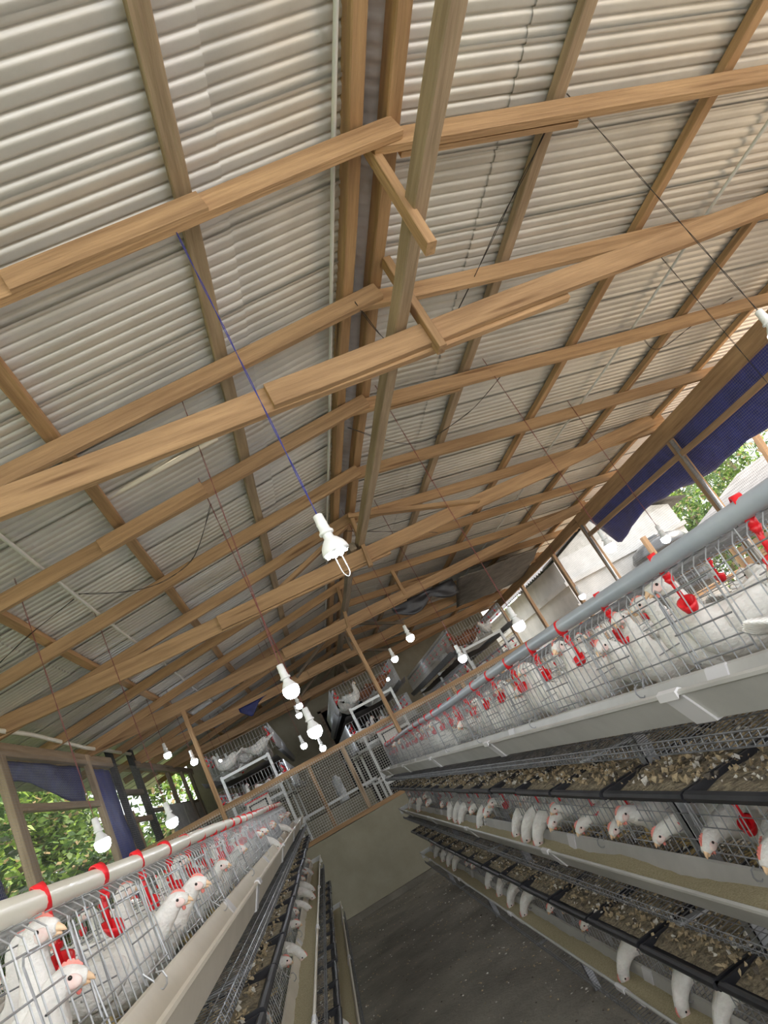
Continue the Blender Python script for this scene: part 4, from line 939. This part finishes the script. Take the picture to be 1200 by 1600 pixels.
def palm(x, y, h_, lab, seed):
    RR = random.Random(seed); t = thing('palm_tree', lab, 'palm', (x, y, FZ-.06), 0, 'palms on the right')
    mb = MB(); mb.tube([(0,0,-.2),(.1,0,h_*.4),(.05,.1,h_*.8),(.1,.1,h_)], [.16,.13,.11,.10], 10); mb.build('trunk', 'bark', t, smooth=True)
    mb = MB()
    for k in range(15):
        a = k*.419+RR.random()*.3; el = RR.uniform(-.2,.9); L_ = RR.uniform(1.8,2.4)
        P0 = Vector((.1,.1,h_)); prev = P0; pts = [P0]
        for i in range(1, 9):
            tt = i/8; pts.append(P0+Vector((math.cos(a)*L_*tt, math.sin(a)*L_*tt, math.sin(el)*L_*tt-1.1*L_*tt*tt*.6)))
        mb.tube(pts, [.02*(1-i/9) for i in range(9)], 4)
        for i in range(1, 9):
            for q in range(4):
                p = pts[i-1].lerp(pts[i], q/4); d = (pts[i]-pts[i-1]).normalized(); sd_ = d.cross(Vector((0,0,1))).normalized()
                for s_ in (-1,1):
                    e = (sd_*s_+d*.6+Vector((0,0,-.5))).normalized()*.42*(1-.5*abs(i/8-.5)); mb.cur = RR.choice((0,0,1)); mb.add([p, p+e*.5+d*.03, p+e, p+e*.5-d*.03], [(0,1,2,3)])
    mb.build('fronds', ['leaf_a','leaf_c'], t)
palm(15.5, 17.2, 4.6, 'palm whose crown shows just below the blue tarpaulin edge', 1); palm(17.5, 22.5, 6.0, 'farther palm seen past the second right wall post', 2); palm(12.0, 26.0, 6.5, 'palm over the white building', 3); palm(19.0, 16.5, 5.0, 'palm at the right picture edge above the shed', 4)
# banana clump
def banana(x, y, lab, seed):
    RR = random.Random(seed); t = thing('banana_plant', lab, 'banana plant', (x, y, FZ-.06), 0, 'banana plants')
    mb = MB(); mb.tube([(0,0,-.1),(0,.02,1.5)], [.12,.07], 10); mb.build('stem', 'leaf_a', t, smooth=True)
    for k in range(8):
        a = k*.82+RR.random()*.4; mb = MB(); n = 8; vs = []
        L_ = RR.uniform(1.1,1.6); bend = RR.uniform(.5,1.1)
        for i in range(n+1):
            tt = i/n; c = Vector((math.cos(a)*L_*tt*.8, math.sin(a)*L_*tt*.8, 1.45+L_*tt*(1.15-bend*tt))); w_ = .17*math.sin(math.pi*min(1, tt*.92+.06))
            sd_ = Vector((-math.sin(a), math.cos(a), 0)); vs += [c+sd_*w_+Vector((0,0,-.05*w_)), c+Vector((0,0,.03)), c-sd_*w_]
        mb.add(vs, [(i*3+j, i*3+j+1, i*3+j+4, i*3+j+3) for i in range(n) for j in range(2)]); mb.build('leaf', 'leaf_b', t, smooth=True)
banana(7.6, 13.6, 'bright banana plant beside the white building', 1); banana(9.6, 15.6, 'banana plant left of the black tanks', 2); banana(-5.4, 11.4, 'banana plant outside the left opening', 3)
# tanks on a timber stand
def tank(x, y, z, rr_, hh, lab):
    t = thing('water_tank', lab, 'water tank', (x, y, z), 0, 'black water tanks')
    pr = [(0,0),(rr_*.95,0),(rr_,.05)]
    for i in range(7): a = .05+i*(hh-.25)/7; pr += [(rr_, a+.03), (rr_*1.03, a+.06), (rr_*1.03, a+.10), (rr_, a+.13)]
    pr += [(rr_*.9, hh-.12), (rr_*.55, hh-.02), (rr_*.3, hh)]
    mb = MB(); mb.lathe(pr, 32); mb.build('tank_body', 'tank', t, smooth=True)
    mb = MB(); mb.lathe([(rr_*.3, hh-.01),(rr_*.3, hh+.05),(0, hh+.06)], 24); mb.build('lid', 'tank', t, smooth=True)
tank(8.5, 12.6, -.25, .62, 1.40, 'larger black ribbed water tank on the timber stand, nearer the shed')
tank(8.6, 14.2, -.25, .66, 1.25, 'second black ribbed water tank, nearer the white building')
st_ = thing('tank_stand', 'timber stand carrying the two black water tanks', 'stand', (8.5, 13.4, FZ-.06))
for x in (7.8, 9.2):
    for y in (11.8, 13.4, 15.0):
        o = timber('leg', (x, y, FZ-.06), (x, y, -.35 if x > 8 else .95+.25*(y < 13)), .10, .10, 'wood', None, None, up=(1,0,0)); o.parent = st_; o.matrix_parent_inverse = Matrix.Translation(-st_.location)
for y in (11.8, 13.4, 15.0):
    o = timber('cross_beam', (7.7, y, -.30), (9.3, y, -.30), .08, .10, 'wood', None, None); o.parent = st_; o.matrix_parent_inverse = Matrix.Translation(-st_.location)
o = timber('cross_beam', (7.78, 11.7, .52), (7.78, 15.1, .60), .05, .08, 'wood', None, None); o.parent = st_; o.matrix_parent_inverse = Matrix.Translation(-st_.location)
# neighbouring shed
sh = thing('neighbour_shed', 'open timber shed with a corrugated roof beyond the right opening', 'shed', (9.6, 8.2, FZ-.06))
def shp(o): o.parent = sh; o.matrix_parent_inverse = Matrix.Translation(-sh.location)
mb = MB(); nn = 260
vs = []
for j in range(nn+1):
    y = 5.6+4.6*j/nn
    for x, z in ((7.7, .72), (9.2, 1.25), (10.8, .72)): vs.append((x, y, z+.012*math.cos(j*math.pi/2)))
mb.add(vs, [(j*3+i, j*3+i+1, (j+1)*3+i+1, (j+1)*3+i) for j in range(nn) for i in range(2)]); shp(mb.build('roof', 'old_roof', smooth=True))
for x in (7.95, 10.55):
    for y in (5.9, 7.4, 8.9, 10.0): shp(timber('post', (x, y, FZ-.06), (x, y, .72), .09, .09, 'shed_wood', None, None, up=(1,0,0)))
for i in range(9): shp(timber('wall_board', (8.0, 5.9, FZ+.1+i*.2), (8.0, 10.0, FZ+.1+i*.2), .025, .15, 'shed_wood', None, None))
for i in range(9): shp(timber('wall_board', (8.0, 10.02, FZ+.1+i*.2), (10.5, 10.02, FZ+.1+i*.2), .025, .15, 'shed_wood', None, None))
timber('timber_pole', (7.4, 7.9, FZ), (7.15, 7.2, 1.45), .07, .09, 'wood', 'slanting timber pole against the sky above the shed roof', 'pole', up=(1,0,0))
# white building
wb = thing('white_building', 'whitewashed block building with stepped ledges beyond the right opening', 'building', (8.2, 16.5, FZ-.06))
def wbp(o): o.parent = wb; o.matrix_parent_inverse = Matrix.Translation(-wb.location)
mb = MB(); mb.box((6.5, 13.2, FZ-.06), (9.8, 20.5, 1.75)); wbp(mb.build('wall', 'whitewash'))
for z in (1.15, .62): mb = MB(); mb.box((6.42, 13.12, z), (9.85, 20.5, z+.10)); wbp(mb.build('ledge', 'whitewash'))
mb = MB(); vs = []
for j in range(201):
    y = 13.0+7.7*j/200
    for x, z in ((6.1, 1.70), (8.15, 2.45), (10.2, 1.70)): vs.append((x, y, z+.02*math.cos(j*math.pi/2)))
mb.add(vs, [(j*3+i, j*3+i+1, (j+1)*3+i+1, (j+1)*3+i) for j in range(200) for i in range(2)]); wbp(mb.build('roof', 'old_roof', smooth=True))
mb = MB(); mb.add([(6.5,13.2,1.75),(9.8,13.2,1.75),(8.15,13.2,2.36),(6.5,13.4,1.75),(9.8,13.4,1.75),(8.15,13.4,2.36)], [(0,1,2),(5,4,3),(0,2,5,3),(1,4,5,2)]); wbp(mb.build('gable', 'blocks'))
for y in (14.6, 16.6, 18.6): mb = MB(); mb.box((6.46, y, .05), (6.50, y+.7, .55)); wbp(mb.build('window', 'void'))
# ------------------------------------------------------------------ lift the whole place so that the floor is at z = 0
for o in S.objects:
    if o.parent is None: o.location.z += H
bpy.context.view_layer.update()
